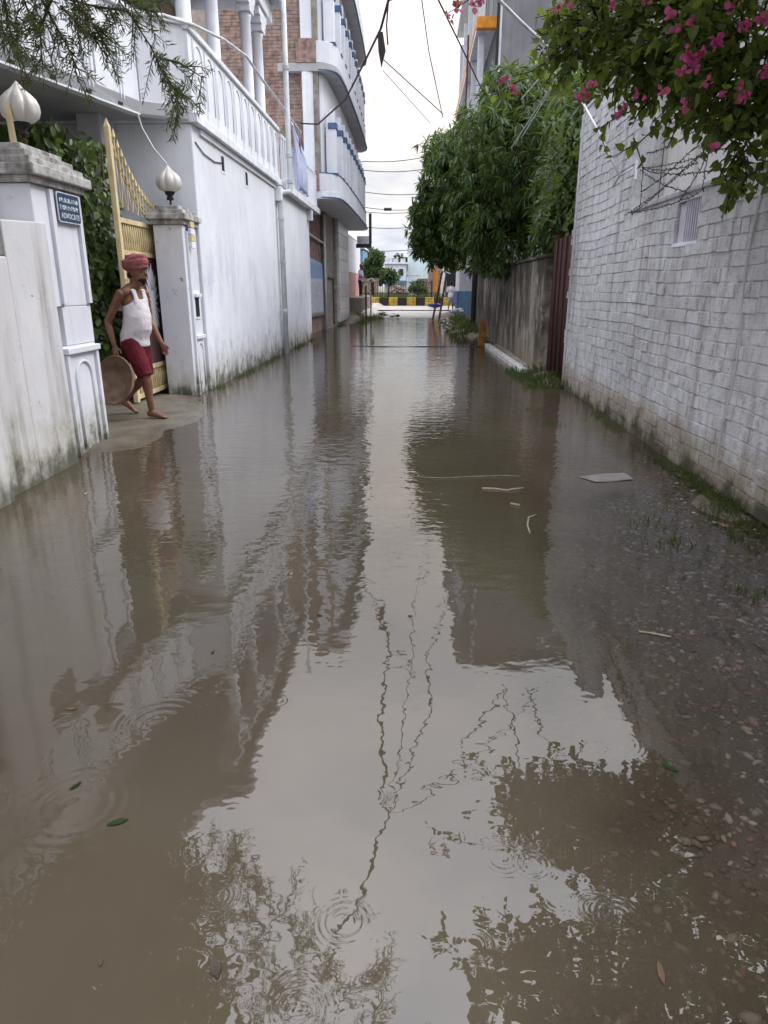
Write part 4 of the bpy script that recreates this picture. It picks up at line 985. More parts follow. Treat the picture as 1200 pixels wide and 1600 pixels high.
# ------------------------------------------------------------------ vegetation
m_mango = leaf_mat('mango_leaf', (.017,.048,.014), (.075,.15,.036), .28, .38, .45)
m_boug = leaf_mat('bougainvillea_leaf', (.032,.062,.014), (.15,.21,.036), .45, .45)
m_bract = leaf_mat('magenta_bract', (.42,.022,.18), (.60,.08,.33), .35, .6, .2)
m_neem = leaf_mat('feathery_leaf', (.020,.038,.017), (.050,.072,.028), .35, .5)
m_ivy = leaf_mat('creeper_leaf', (.028,.065,.014), (.13,.19,.04), .3, .38, .45)
m_vine = leaf_mat('light_vine_leaf', (.020,.050,.012), (.055,.100,.022), .4, .45)
m_grass = leaf_mat('grass_blade', (.024,.046,.011), (.075,.10,.028), .3, .5)
m_fartree = leaf_mat('far_tree_leaf', (.025,.055,.022), (.055,.10,.035), .2, .6)
def rosettes(name, C, A, nl, ln, m, parent, droop=.55):
    n = len(C); C = np.repeat(C, nl, 0); A = np.repeat(unit(A), nl, 0); N = n*nl
    rad = sphere_dirs(N); rad = unit(rad - A*(rad*A).sum(1, keepdims=True)*.75)
    d = unit(A*.35 + rad*.85 + np.array([0,0,-droop])*rng.uniform(.6,1.4,(N,1)))
    nr = unit(np.array([0,0,1.0]) + .35*rng.normal(size=(N,3)))
    return leaf_cloud(name, C + d*.02, d, nr, ln*rng.uniform(.7,1.2,N), T_LANCE, m, parent)
mt = thing('mango_tree', 'dense dark green mango tree with drooping leaves overhanging the mossy wall', 'tree', (3.2,16.5,0))
lobes = [(2.3,15.6,4.05,1.55,1.9,1.30,520),(3.2,13.6,3.55,1.15,1.5,1.35,380),(1.05,17.8,3.75,1.0,1.5,1.15,330),(.75,18.6,2.75,.85,1.2,.85,240),(1.75,16.6,2.75,1.1,1.8,1.0,360),(2.7,12.9,2.75,.75,1.1,.85,240),(1.4,19.8,4.4,1.1,1.6,.95,240),(3.2,17,5.0,1.3,1.7,.8,220),(.35,18.2,3.2,.5,.7,.55,80),(.75,18.3,4.45,.55,.7,.5,80),(1.65,16.9,4.0,.9,1.3,1.0,240),(1.5,17.4,3.1,.9,1.2,.8,200),(2.55,12.0,3.5,.6,.7,.9,150),(.2,18.6,2.5,.35,.5,.4,40),(1.9,15.9,5.15,.7,.9,.45,90)]
CC=[]; AA=[]
for (cx,cy,cz,rx,ry,rz,n) in lobes:
    d = sphere_dirs(n*2)[:int(n*1.45)]; rr_ = rng.uniform(.55,1.10,len(d))*(.74+.50*vnoise(d[:,0]*2+cx,d[:,2]*2+cy+d[:,1],1.6,4))
    CC.append(np.array([cx,cy,cz]) + d*np.array([rx,ry,rz])*rr_[:,None]); AA.append(d*np.array([1,1,.8])+np.array([0,0,.2]))
CC=np.concatenate(CC); AA=np.concatenate(AA); k_=(CC[:,2]>1.72); CC=CC[k_]; AA=AA[k_]
rosettes('crown', CC, AA, 12, .215, m_mango, mt)
trunk = MB().tube([(3.25,16.4,-.1),(3.2,16.4,.9),(3.1,16.3,1.8),(2.9,16.2,2.6)], [.20,.17,.15,.12], 12).build('trunk', m_bark, mt, True)
b = MB()
for (cx,cy,cz,*_) in lobes: b.tube([(2.95,16.2,2.4),((2.95+cx)/2,(16.2+cy)/2+.1,(2.5+cz)/2+.2),(cx,cy,cz)], [.08,.05,.025], 7)
for i in range(0,len(CC),9):
    l = min(lobes, key=lambda q:(q[0]-CC[i][0])**2+(q[1]-CC[i][1])**2+(q[2]-CC[i][2])**2); c=Vector(l[:3]); b.tube([c, c.lerp(Vector(CC[i]),.5)+Vector((0,0,.08)), CC[i]], [.02,.013,.006], 5)
b.build('limb', m_bark, mt, True)
# bougainvillea
bg = thing('bougainvillea', 'bougainvillea with heart shaped leaves and magenta bracts spilling over the brick wall', 'shrub', (3.0,4.6,0))
tw = MB(); LP=[]; LD=[]; LN=[]
def spray(pts, step=.032, jit=.02, side=.5, ln=(.045,.08), rad=(.006,.002)):
    pts=[Vector(p) for p in pts]; m=len(pts); tw.tube(pts,[rad[0]+(rad[1]-rad[0])*i/(m-1) for i in range(m)],5)
    for a,b_ in zip(pts[:-1],pts[1:]):
        L_=(b_-a).length; n=max(1,int(L_/step)); t=(b_-a)/max(L_,1e-6)
        for i in range(n):
            p=a.lerp(b_,(i+random.random())/n); d=Vector(rng.normal(size=3)); d=(d-t*d.dot(t)*.8); d.normalize(); d=(d+t*.5+Vector((0,0,-.35))).normalized()
            LP.append(p+Vector(rng.normal(size=3))*jit*.3); LD.append(d); LN.append(random.uniform(*ln))
def blob(c, r, n):
    c=Vector(c)
    for _ in range(n):
        d=Vector(sphere_dirs(1)[0]); p=c+Vector((d.x*r,d.y*r,d.z*r*.75))*random.uniform(.1,.75)
        e=(d+Vector((random.uniform(-.6,.3),random.uniform(-.6,.6),random.uniform(-.7,.3)))).normalized(); L_=random.uniform(.2,.45)*min(1,r*2.2)
        spray([p,p+e*L_*.5+Vector((0,0,.02)),p+e*L_-Vector((0,0,.05*L_))])
inframe=[((1010,20),4.9,.40,60),((1100,30),4.6,.42,70),((1180,60),4.3,.40,70),((930,45),5.1,.30,42),((1140,110),4.5,.30,46),((1190,170),4.2,.26,46),((1050,90),4.8,.30,44),((975,100),5.0,.24,34),((1010,145),4.9,.14,14),((1165,225),4.3,.20,26),((1190,265),4.2,.15,18),((1150,290),4.35,.10,9),((890,35),5.3,.20,22),((1100,170),4.6,.16,12),((900,90),5.2,.18,18),((850,75),5.4,.12,8),((950,-10),5.2,.3,34)]
for p,Y_,r,n in inframe: blob(atY(*p,Y_), r, int(n*1.2))
_big=(.07,.115)
for c,r,n in (((1.2,3.2,3.7),.6,80),((1.9,2.6,3.4),.6,80),((1.0,4.3,4.0),.45,46),((1.8,4.4,3.9),.65,100),((1.6,1.7,3.3),.55,60),((2.3,5.3,3.8),.45,46),((.75,3.4,3.8),.4,40),((2.5,3.6,3.2),.65,90),((.35,4.9,4.3),.14,9),((2.3,1.0,3.0),.6,50),((1.0,2.2,3.4),.45,50),((1.3,3.8,3.8),.55,80),((1.9,3.5,3.7),.65,100),((2.5,4.5,3.7),.6,80),((1.5,2.7,3.5),.55,70),((.5,3.0,3.7),.25,16),((.2,3.6,3.9),.16,9),((.6,2.5,3.5),.3,20)):
    n0=len(LN); blob(c,r,n)
    for i in range(n0,len(LN)): LN[i]=random.uniform(*_big)
for pts,Y_ in (([(1010,165),(965,182),(925,208)],5.0),([(1040,185),(1000,222),(955,246)],4.9),([(890,70),(830,112),(772,126)],5.2),([(900,-10),(800,-25),(740,-5),(698,22)],4.8),([(1120,250),(1138,290),(1142,325)],4.4),([(990,215),(1000,245),(1006,265)],4.9),([(950,190),(940,215),(950,245)],5),([(820,120),(790,140),(765,150)],5.3),([(1060,190),(1050,215),(1040,235)],4.8)):
    spray([atY(*p,Y_) for p in pts], .045)
root=Vector((2.95,4.6,0))
for q in ((2.6,4.4,3.0),(1.6,4.5,3.6),(2.4,3.2,3.4),(1.9,5.0,3.1)): tw.tube([root,(2.9,4.6,1.5),(2.85,4.55,2.3),q],[.05,.045,.035,.012],7)
tw.build('branch', m_twig, bg, True)
LPa=np.array([tuple(p) for p in LP]); LDa=np.array([tuple(p) for p in LD])
leaf_cloud('foliage', LPa, LDa, unit(np.array([0,-.3,1.0])+.7*rng.normal(size=(len(LP),3))), np.array(LN), T_HEART, m_boug, bg)
FL=[(715,12),(705,28),(740,8),(750,2),(787,122),(803,138),(870,15),(885,5),(915,145),(922,132),(905,152),(975,168),(965,182),(1045,25),(1055,40),(1080,35),(1145,15),(1190,30),(1075,95),(1085,106),(1095,82),(1120,70),(1065,112),(1105,130),(1118,62),(1035,140),(1067,165),(1155,135),(1162,150),(1150,158),(1195,112),(1130,150),(1090,88),(1070,80),(1115,232),(1000,150),(955,10),(1015,-5),(1160,40)]
for p in FL:
    c=np.array(atY(p[0],p[1],(4.75 if p[0]<900 else 4.15 if p[0]>1030 else 4.6)-.25)); n=random.randint(5,9)
    leaf_cloud('flower', c+rng.normal(size=(n,3))*.008, sphere_dirs(n)+np.array([0,-.3,.0]), sphere_dirs(n), rng.uniform(.024,.042,n), T_BRACT, m_bract, bg)
# feathery tree over the boundary wall
nt = thing('feathery_tree', 'tree with fine feathery leaves whose branches hang over the low boundary wall', 'tree', (-4.0,2.6,0))
tw=MB(); LP=[]; LD=[]; LN=[]
def fspray(pts,r0=.007,r1=.002,step=.0062,sub=True,ln=(.028,.05)):
    pts=[Vector(p) for p in pts]; m=len(pts); tw.tube(pts,[r0+(r1-r0)*i/(m-1) for i in range(m)],5)
    for i_,(a,b_) in enumerate(zip(pts[:-1],pts[1:])):
        L_=(b_-a).length; t=(b_-a)/max(L_,1e-6); n=int(L_/step)
        for i in range(n):
            p=a.lerp(b_,i/n); d=Vector(rng.normal(size=3)); d=(d-t*d.dot(t)); d.normalize(); LP.append(p); LD.append((d+t*.9).normalized()); LN.append(random.uniform(*ln))
        if sub:
            for i in range(int(L_/.034)):
                p=a.lerp(b_,random.random()); d=Vector(rng.normal(size=3)); d=(d-t*d.dot(t)*.7); d.normalize(); e=(d*.7+t*.6+Vector((0,0,-.35))).normalized()*random.uniform(.08,.2)
                fspray([p,p+e*.5,p+e+Vector((0,0,-.02))],.003,.0012,.007,False,ln)
NY=3.75
for pts in ([(-30,-50),(60,-15),(140,8),(200,18),(235,72),(262,128),(288,176)],[(240,88),(280,98),(318,122)],[(60,-10),(90,45),(112,85),(122,128)],[(120,0),(150,45),(172,82)],[(5,-20),(12,35),(28,88)],[(80,0),(62,45),(66,100)],[(170,10),(180,35),(155,55)],[(-10,-10),(-5,30),(5,60)],[(95,10),(135,50),(160,66)],[(30,-20),(45,20),(60,50)],[(150,-30),(190,-5),(225,15),(248,5)],[(255,110),(272,140),(290,150)],[(100,-40),(130,-5),(120,30)]):
    fspray([atY(p[0],p[1],NY+random.uniform(-.25,.25) if j and len(pts)<6 else NY) for j,p in enumerate(pts)])
for c,n in (((-1.7,4.5,3.5),12),((-1.15,4.35,3.6),12),((-.85,3.8,3.5),12),((-1.5,3.6,3.4),12),((-.5,3.5,3.6),8),((-2.1,3.8,3.6),10),((-1.2,2.8,3.4),10),((-2.3,2.8,3.3),10)):
    for _ in range(n):
        p=Vector(c)+Vector(rng.normal(size=3))*.14; e=Vector((random.uniform(-1,1),random.uniform(-1,1),random.uniform(-.5,.2))).normalized()*random.uniform(.25,.45)
        fspray([p,p+e*.5,p+e-Vector((0,0,.06))],.005,.002,.011)
MB().tube([(-4.0,2.6,-.1),(-3.95,2.65,1.2),(-3.8,2.8,2.3),(-3.3,3.1,3.1)],[.13,.11,.09,.06],10).build('trunk', m_bark, nt, True)
for q in ((-1.3,3.9,3.55),(-.6,3.6,3.65),(-2.0,3.2,3.5),tuple(atY(-30,-50,NY))): tw.tube([(-3.3,3.1,3.1),((q[0]-3.3)/2,(q[1]+3.1)/2,(q[2]+3.1)/2+.15),q],[.05,.025,.008],7)
tw.build('branch', m_twig, nt, True)
leaf_cloud('foliage', np.array([tuple(p) for p in LP]), np.array([tuple(p) for p in LD]), sphere_dirs(len(LP)), np.array(LN), T_NEEDLE, m_neem, nt)
PC=[]
for c_,r_,n_ in (((-3.1,4.9,4.7),(1.25,1.2,.8),3600),((-2.7,3.7,4.5),(1.0,1.0,.75),2600),((-3.9,3.4,5.2),(1.3,1.5,1.0),3000),((-3.3,6.2,5.6),(1.1,1.1,.8),2400),((-2.3,4.9,5.6),(.75,.9,.6),1500),((-2.2,2.4,4.4),(.8,.9,.6),1400)):
    d_=sphere_dirs(n_); PC.append(np.array(c_)+d_*np.array(r_)*(rng.uniform(.35,1.05,(n_,1)))*(.8+.35*vnoise(d_[:,0]*3,d_[:,2]*3+d_[:,1],1.7,3))[:,None])
PC=np.concatenate(PC)
leaf_cloud('crown', PC, sphere_dirs(len(PC))+np.array([0,0,-.4]), unit(np.array([0,0,1.0])+.6*rng.normal(size=(len(PC),3))), rng.uniform(.09,.16,len(PC)), T_LANCE, m_neem, nt, wid=1.9)
for q in ((-3.1,4.9,4.7),(-2.7,3.7,4.5),(-3.9,3.4,5.2),(-3.3,6.2,5.6),(-2.3,4.9,5.6),(-2.2,2.4,4.4)): MB().tube([(-3.6,2.95,2.7),((q[0]-3.6)/2,(q[1]+2.95)/2,(q[2]+2.7)/2+.2),q],[.06,.04,.015],7).build('limb',m_bark,nt,True)
# creeper in the gateway
iv = thing('creeper', 'thick green creeper with broad leaves climbing inside the gateway', 'creeper', (-4.05,9.0,0))
N=3000; P_=np.stack([rng.uniform(-4.45,-3.70,N),rng.uniform(8.62,9.25,N),rng.uniform(.1,3.05,N)],-1)
P_[:,0]+=.12*np.sin(P_[:,2]*4)*.5; k_=(rng.random(N)<.25)|(P_[:,1]<8.85)|(P_[:,0]>-3.9); P_=P_[k_]
N2=900; Q_=np.stack([rng.uniform(-5.3,-4.0,N2),rng.uniform(8.3,9.1,N2),rng.uniform(2.55,3.2,N2)],-1); P_=np.concatenate([P_,Q_]); N=len(P_)
leaf_cloud('foliage', P_, np.array([.25,-.35,-.75])+.55*rng.normal(size=(N,3)), unit(np.array([.5,-.8,.55])+.4*rng.normal(size=(N,3))), rng.uniform(.07,.135,N), T_OVAL, m_ivy, iv)
b=MB()
for k in range(7):
    x=-4.35+k*.1; b.tube([(x,9.0,-.1),(x+.06,8.95,1.0),(x-.04,8.95,2.0),(x+.03-.2*(k<3),8.9,2.95)],.014,6)
b.build('stem', m_bark, iv, True)
# light vine at the end of the brick wall
vn = thing('vine', 'light green vine hanging down the end of the taller brick wall', 'vine', (2.6,11.2,0))
P_=[]
for _ in range(30):
    p=atY(random.uniform(850,918),random.uniform(165,220),random.uniform(10.7,11.6)); 
    for i in range(random.randint(14,30)): p=p+Vector((random.gauss(-.004,.02),random.gauss(0,.02),-random.uniform(.03,.07))); P_.append(tuple(p))
P_=np.array(P_); N=len(P_)
leaf_cloud('foliage', P_, np.array([-.2,-.35,-.75])+.5*rng.normal(size=(N,3)), unit(np.array([-.5,-.7,.5])+.4*rng.normal(size=(N,3))), rng.uniform(.05,.10,N), T_HEART, m_vine, vn)
b=MB(); 
for k in range(6): b.tube([(2.5,11+.1*k,-.1),(2.55,11+.1*k,1.5),(2.6,10.9+.1*k,3.2)],.015,6)
b.build('stem', m_bark, vn, True)
# grasses and weeds
def grass(name,label,pts,hmin,hmax,kind='stuff',cat='grass'):
    pts=np.asarray(pts,float); N=len(pts)
    d=np.array([0,0,1.0])+.45*rng.normal(size=(N,3)); d[:,2]=np.abs(d[:,2])+.2
    o=leaf_cloud(name,pts,d,sphere_dirs(N),rng.uniform(hmin,hmax,N),T_BLADE,m_grass,wid=1.6); tag(o,label,cat,kind=kind); return o
def scatter(n,x0,x1,y0,y1,thr=.5,sc=2.0,seed=3):
    x=rng.uniform(x0,x1,n); y=rng.uniform(y0,y1,n); k=vnoise(x,y,sc,seed)>thr; x,y=x[k],y[k]; return np.stack([x,y,np.maximum(gh(x,y),-.03)-.01],-1)
grass('grass','short grass and weeds along the foot of the whitewashed brick wall',np.concatenate([scatter(4200,2.06,2.2,4.0,10.4,.55,1.9),scatter(500,1.9,2.15,3.6,4.6,.5,2.2,5)]),.03,.09)
grass('grass','tufts of grass poking out of the shallow water near the brick wall',np.concatenate([np.array([[c.x,c.y,-.03]])+rng.normal(size=(60,3))*np.array([.09,.06,0]) for c in (atZ(1025,818),atZ(1050,848),atZ(860,665),atZ(835,640),atZ(1180,925))]),.04,.10)
grass('grass','clump of grass in front of the corrugated gate and kerb end',scatter(1700,1.6,2.2,10.3,12.6,.42,2.4,7),.05,.17)
grass('grass','weedy green bank below the dark pole',scatter(4200,1.0,2.06,19.3,31,.46,1.6,9),.06,.30)
grass('grass','weeds at the foot of the brick step and notice board',np.concatenate([scatter(2600,-3.1,-1.9,27,36,.42,.9,4),scatter(700,-2.1,-1.5,33.2,35.5,.3,1.2,6)]),.08,.26)
grass('grass','low grass and moss along the foot of the white house wall',scatter(1500,-2.95,-2.8,9.9,20.2,.52,1.4,2)+np.array([0,0,.03]),.03,.10)
grass('grass','tall grass behind the roadside railing',np.stack([rng.uniform(-9,6,7000),rng.uniform(54,60,7000),np.full(7000,.03)],-1),.35,1.1)
# far trees
def ftree(label,x,y,h,r,n):
    t=thing('far_tree',label,'tree',(x,y,0),'trees beyond the road')
    MB().tube([(x,y,-.1),(x+.1,y,h*.35),(x,y,h*.6)],[h*.03,h*.024,h*.014],8).build('trunk',m_bark,t,True)
    P_=[]; A_=[]
    for k in range(9):
        c=np.array([x+rng.normal()*r*.45,y+rng.normal()*r*.4,h*rng.uniform(.5,.88)]); d=sphere_dirs(n//9); P_.append(c+d*r*np.array([.5,.5,.36])*rng.uniform(.5,1.08,(len(d),1))); A_.append(d)
    P_=np.concatenate(P_); A_=np.concatenate(A_); N=len(P_)
    leaf_cloud('crown',P_,A_+.8*rng.normal(size=(N,3)),unit(A_+np.array([0,0,.6])+.4*rng.normal(size=(N,3))),rng.uniform(.3,.55,N)*(h/6)**.5,T_OVAL,m_fartree,t)
ftree('tall rounded tree standing left of the small white house beyond the road',-5.5,92,5.7,1.5,1800)
ftree('lower bushy tree beside the tall one beyond the road',-3.7,96,3.9,1.3,1300)
ftree('leafy tree showing over the roof of the small white house',-2.4,124,7.0,1.8,1400)
ftree('dark tree behind the pale blue house beyond the road',-7.5,110,7.6,2.2,1400)
ftree('small round shrub behind the railing in front of the large pale building',.5,63,1.9,.8,900)
ftree('slim dark tree at the corner of the large pale building',3.9,84,4.6,1.3,1000)
# ------------------------------------------------------------------ overhead cables
G='cables strung across the alley'
def cb_(pts,r,label,sag=0,**k): return cable(pts,r,sag,name='cable',label=label,group=None,**k)
JN=refl(605,1275,8.0)
c1=cb_([atY(470,193,21.2),atY(497,194,20.6),atY(540,155,18),atY(572,92,15),atY(595,45,13),atY(607,0,12),refl(594,1130,9.6),JN,refl(565,1390,6.5),refl(512,1512,5.5)],.021,'thick dark bundled cable looping from the brick house out over the alley')
MB().tube([atY(594,50,13),atY(597,80,13),atY(596,105,13)],[(.045,.01),(.06,.012),(.004,.004)],6).build('cable_rag',m_wire,c1)
MB().tube([atY(607,0,12),atY(604,40,12),atY(606,70,12)],.012,6).build('cable_tail',m_wire,c1)
cb_([atY(607,0,12),atY(630,-6,12),atY(660,-30,11)],.016,'short dark cable end branching off the thick bundle')
cb_([JN,refl(622,1190,9.0),atY(659,0,14),atY(670,80,17),atY(692,184,20)],.010,'thin cable dropping steeply into the top of the mango tree')
cb_([JN,refl(640,1195,9.0),refl(672,1110,10.5),atY(685,0,12),atY(730,92,15),atY(765,165,18)],.014,'dark cable slanting past the thin rod into the mango tree')
cb_([atY(598,92,20),atY(692,178,20)],.012,'thin cable slanting down from the brick house to the mango tree top')
cb_([atY(598,110,22),atY(672,192,22)],.008,'very thin wire running below the slanting cable to the mango tree')
for i,(ya,yb,nm) in enumerate(((252,245,'topmost'),(266,264,'second'),(300,302,'third'),(324,326,'fourth'),(331,329,'fifth'),(355,352,'sixth'),(391,387,'lowest'))):
    cb_([atY(520,ya-2,46+i*.4),atY(570,ya,46+i*.4),atY(665,yb,46+i*.4),atY(830,yb-6,46+i*.4)],.022,f'{nm} of the thin wires strung level across the road at the alley end',.12)
cb_([JN,refl(720,1200,8.0),refl(795,1140,9.0),refl(845,1075,11.5)],.010,'thin cable running from the overhead junction towards the bougainvillea')
cb_([refl(790,1070,12.0),refl(795,1100,10.0),refl(822,1230,8.0),refl(840,1300,7.0)],.012,'overhead service cable crossing above the flooded shallows')
cb_([refl(828,1080,12.0),refl(838,1110,10.5),refl(862,1190,8.6),refl(880,1260,7.5)],.012,'second overhead service cable crossing above the flooded shallows')
pj=MB().tube([atY(600,327,46.5),atY(612,327,46.5)],.09,8).build('cable_joint',m_wire); tag(pj,'black joint box hanging on the level road wires','joint')
pp=MB().tube([atY(770,-10,7),atY(812,32,7.4),atY(855,72,8)],.014,8).build('metal_pole_arm',m_pipe,None,True); tag(pp,'pale slanting metal pole reaching into the bougainvillea above the grey building','pole')
for a,b_,l in (((872,118),(800,230),'upper pale guy wire slanting over the mango leaves'),((870,125),(815,215),'second pale guy wire slanting over the mango leaves'),((855,108),(815,155),'short pale guy wire beside the bougainvillea tip')):
    cb_([atY(*a,9),atY(*b_,11.5)],.008,l,m=m_pipe)
# ------------------------------------------------------------------ people
tex_w = bpy.data.textures.new('cloth_folds','CLOUDS'); tex_w.noise_scale = .09; tex_w.noise_depth = 2
def wrinkle(o, amp):
    d = o.modifiers.new('folds','DISPLACE'); d.texture = tex_w; d.strength = amp; d.mid_level = .45; d.texture_coords = 'GLOBAL'; return o
def person(label, O, yaw_, J, voxel, top_m, low_m, hat=None, sleeve=False, low_to=.46, scale=1.0, headdown=0, group=None):
    F=Vector((math.cos(yaw_),math.sin(yaw_),0)); Lf=Vector((-math.sin(yaw_),math.cos(yaw_),0)); O=Vector(O)
    def Wp(f,l,z): return O+(F*f+Lf*l+Vector((0,0,z)))*scale
    def W(p): return Wp(*p)
    s=scale
    def sc(rs): return [(r[0]*s,r[1]*s) if isinstance(r,tuple) else r*s for r in rs]
    t=thing('person',label,'person',O,group)
    b=MB(); lean=J.get('lean',0)
    def T(f,l,z): return Wp(f+lean*max(0,z-.85),l,z)
    b.loft([T(0,0,.80),T(0,0,.90),T(.025,0,1.0),T(.02,0,1.12),T(0,0,1.24),T(0,0,1.32),T(.01,0,1.365)],sc([(.145,.10),(.15,.11),(.145,.115),(.155,.108),(.165,.10),(.13,.08),(.075,.062)]),Lf)
    b.loft([T(.0,0,1.34),T(.03,0,1.42),T(.045,0,1.47)],sc([.058,.055,.058]),Lf)
    b.loft([T(0,-.155,1.33),T(.0,-.07,1.372),T(.0,.07,1.372),T(0,.155,1.33)],sc([.046,.05,.05,.046]),F,12)
    hf=lean*.62+.055
    def Hd(f,l,z): return Wp(hf+f,l,z)
    b.loft([Hd(.035,0,1.425),Hd(.025,0,1.46),Hd(.008,0,1.52),Hd(0,0,1.58),Hd(-.005,0,1.62)],sc([(.042,.045),(.060,.078),(.070,.092),(.074,.096),(.062,.082)]),Lf)
    b.loft([Hd(.088,0,1.545),Hd(.112,0,1.51),Hd(.098,0,1.498)],sc([.012,.017,.012]),Lf,8)
    b.loft([Hd(.08,-.03,1.555),Hd(.09,0,1.558),Hd(.08,.03,1.555)],sc([.014,.014,.014]),(0,0,1),8)
    b.loft([Hd(.088,-.018,1.472),Hd(.094,0,1.473),Hd(.088,.018,1.472)],sc([.011,.011,.011]),(0,0,1),8)
    for sg_ in (-1,1): b.loft([Hd(-.005,sg_*.074,1.50),Hd(-.012,sg_*.080,1.54)],sc([(.010,.022),(.010,.024)]),Lf,8)
    for side,k in ((-1,'r'),(1,'l')):
        sh,el,wr=J[k+'sh'],J[k+'el'],J[k+'wr']; hd=J[k+'hd']
        sh_,el_,wr_,hd_=T(*sh),W(el),W(wr),W(hd)
        b.loft([T(sh[0]*.6,sh[1]*.55,sh[2]+.01),sh_,sh_.lerp(el_,.4),el_,el_.lerp(wr_,.3),wr_],sc([(.06,.06),.053,.045,.037,.038,.025]),Lf,12)
        ax=(hd_-wr_).normalized(); fw=F
        b.loft([wr_,wr_.lerp(hd_,.6),hd_],sc([(.018,.026),(.016,.040),(.014,.040)]),Lf,10)
        curl=J.get('curl',.3)
        for i in range(4):
            o_=F*(.030-.020*i)*s; L_=(.072,.08,.076,.06)[i]*s; p0=hd_+o_; p1=p0+ax*L_*.45; p2=p1+(ax*(1-curl)-Lf*side*curl).normalized()*L_*.35; p3=p2+(ax*(1-1.6*curl)-Lf*side*curl*1.6).normalized()*L_*.3
            b.loft([p0,p1,p2,p3],sc([.0095,.009,.0085,.0075]),F,8)
        p0=wr_.lerp(hd_,.35)+F*.032*s; b.loft([p0,p0+(ax*.5+F*.7).normalized()*.035*s,p0+(ax*.85+F*.5).normalized()*.07*s],sc([.012,.0105,.009]),F,8)
        hp_,kn,an,to=W((0,side*.085,.84)),W(J[k+'kn']),W(J[k+'an']),W(J[k+'to'])
        b.loft([hp_,hp_.lerp(kn,.35),hp_.lerp(kn,.75),kn,kn.lerp(an,.3),kn.lerp(an,.65),an],sc([.088,.078,.060,.052,.053,.040,.032]),Lf,14)
        heel=an+(an-to).normalized()*.035*s; heel.z=an.z-.035*s
        b.loft([heel,an+Vector((0,0,-.03*s)),an.lerp(to,.55)+Vector((0,0,-.012*s)),to],sc([(.032,.036),(.036,.042),(.042,.030),(.040,.018)]),Lf,12)
        for i in range(5):
            q=to+Lf*side*(-.026+.014*i)*s; dr=(to-an); dr.z=0; dr.normalize(); b.loft([q,q+dr*(.032,.028,.024,.021,.017)[i]*s],sc([.010 if i==0 else .0075]*2),Lf,6)
    def remesh(o,vx,it=3,f=.5):
        r=o.modifiers.new('remesh','REMESH'); r.mode='VOXEL'; r.voxel_size=vx; r.use_smooth_shade=True
        q=o.modifiers.new('smooth','SMOOTH'); q.factor=f; q.iterations=it; return o
    remesh(b.build('body',m_skin,t,True),voxel,3)
    # upper garment
    b=MB()
    b.tube([T(.004,0,.775),T(.01,0,.88),T(.045,0,.98),T(.045,0,1.08),T(.02,0,1.19),T(.014,0,1.255)],sc([(.178,.142),(.174,.138),(.168,.140),(.168,.132),(.162,.118),(.128,.108)]),24,Lf)
    if sleeve:
        b.loft([T(0,0,1.18),T(0,0,1.28),T(0,0,1.34)],sc([(.172,.112),(.155,.10),(.09,.075)]),Lf,18)
        for k in 'rl': sh_,el_=T(*J[k+'sh']),W(J[k+'el']); b.loft([T(J[k+'sh'][0]*.5,J[k+'sh'][1]*.5,J[k+'sh'][2]),sh_,sh_.lerp(el_,.75)],sc([.075,.07,.06]),Lf,12)
    else:
        for sd_ in (-1,1):
            b.loft([T(.088,sd_*.068,1.15),T(.098,sd_*.082,1.24),T(.062,sd_*.088,1.345),T(-.02,sd_*.086,1.378),T(-.088,sd_*.08,1.30),T(-.108,sd_*.068,1.15)],sc([(.06,.016),(.044,.014),(.034,.013),(.034,.013),(.044,.014),(.06,.016)]),Lf,10)
    wrinkle(remesh(b.build('vest' if not sleeve else 'shirt',top_m,t,True),max(voxel,.008),3),.016)
    # lower garment
    b=MB(); b.loft([T(0,0,.74),T(0,0,.80),T(.01,0,.85)],sc([(.166,.13),(.164,.128),(.150,.118)]),Lf,18)
    for side,k in ((-1,'r'),(1,'l')):
        hp_,kn,an=W((0,side*.085,.84)),W(J[k+'kn']),W(J[k+'an'])
        P_=[hp_,hp_.lerp(kn,.4),hp_.lerp(kn,.8),kn] if low_to>.3 else [hp_,hp_.lerp(kn,.5),kn,kn.lerp(an,.5),kn.lerp(an,.9)]
        b.tube(P_,sc([.106,.100,.090,.088] if low_to>.3 else [.105,.088,.07,.065,.06]),14,Lf)
    wrinkle(remesh(b.build('shorts' if low_to>.3 else 'trousers',low_m,t,True),max(voxel,.009),2),.022)
    # hair / beard / headcloth
    b=MB()
    if hat:
        h=MB(); h.loft([Hd(-.012,0,1.57),Hd(-.01,0,1.64),Hd(-.005,0,1.665)],sc([(.086,.108),(.085,.105),(.055,.075)]),Lf,20)
        for i,(z_,tl,r_,gr_) in enumerate(((1.578,.10,.022,.094),(1.606,.18,.026,.098),(1.632,.05,.028,.097),(1.655,.22,.028,.085),(1.60,-.08,.02,.096),(1.672,.0,.026,.062))):
            pts=[]
            for a in np.linspace(0,2*math.pi,25): pts.append(Hd(math.cos(a)*(gr_+.022)-.008, math.sin(a)*gr_*.92, z_+tl*.12*math.cos(a)+.008*math.sin(a*2+i)))
            h.tube(pts,r_*s,8)
        h.loft([Hd(.03,-.03,1.66),Hd(.10,-.02,1.645),Hd(.125,.0,1.62)],sc([(.05,.022),(.045,.02),(.02,.012)]),Lf,10)
        remesh(h.build('turban',hat,t,True),max(voxel,.007),1,.4)
        b.loft([Hd(-.055,-.045,1.50),Hd(-.07,0,1.51),Hd(-.055,.045,1.50)],sc([.03,.035,.03]),(0,0,1),10)
    else:
        b.loft([Hd(-.03,0,1.50),Hd(-.025,0,1.57),Hd(-.012,0,1.625),Hd(0,0,1.645)],sc([(.074,.078),(.083,.092),(.075,.095),(.04,.06)]),Lf,16)
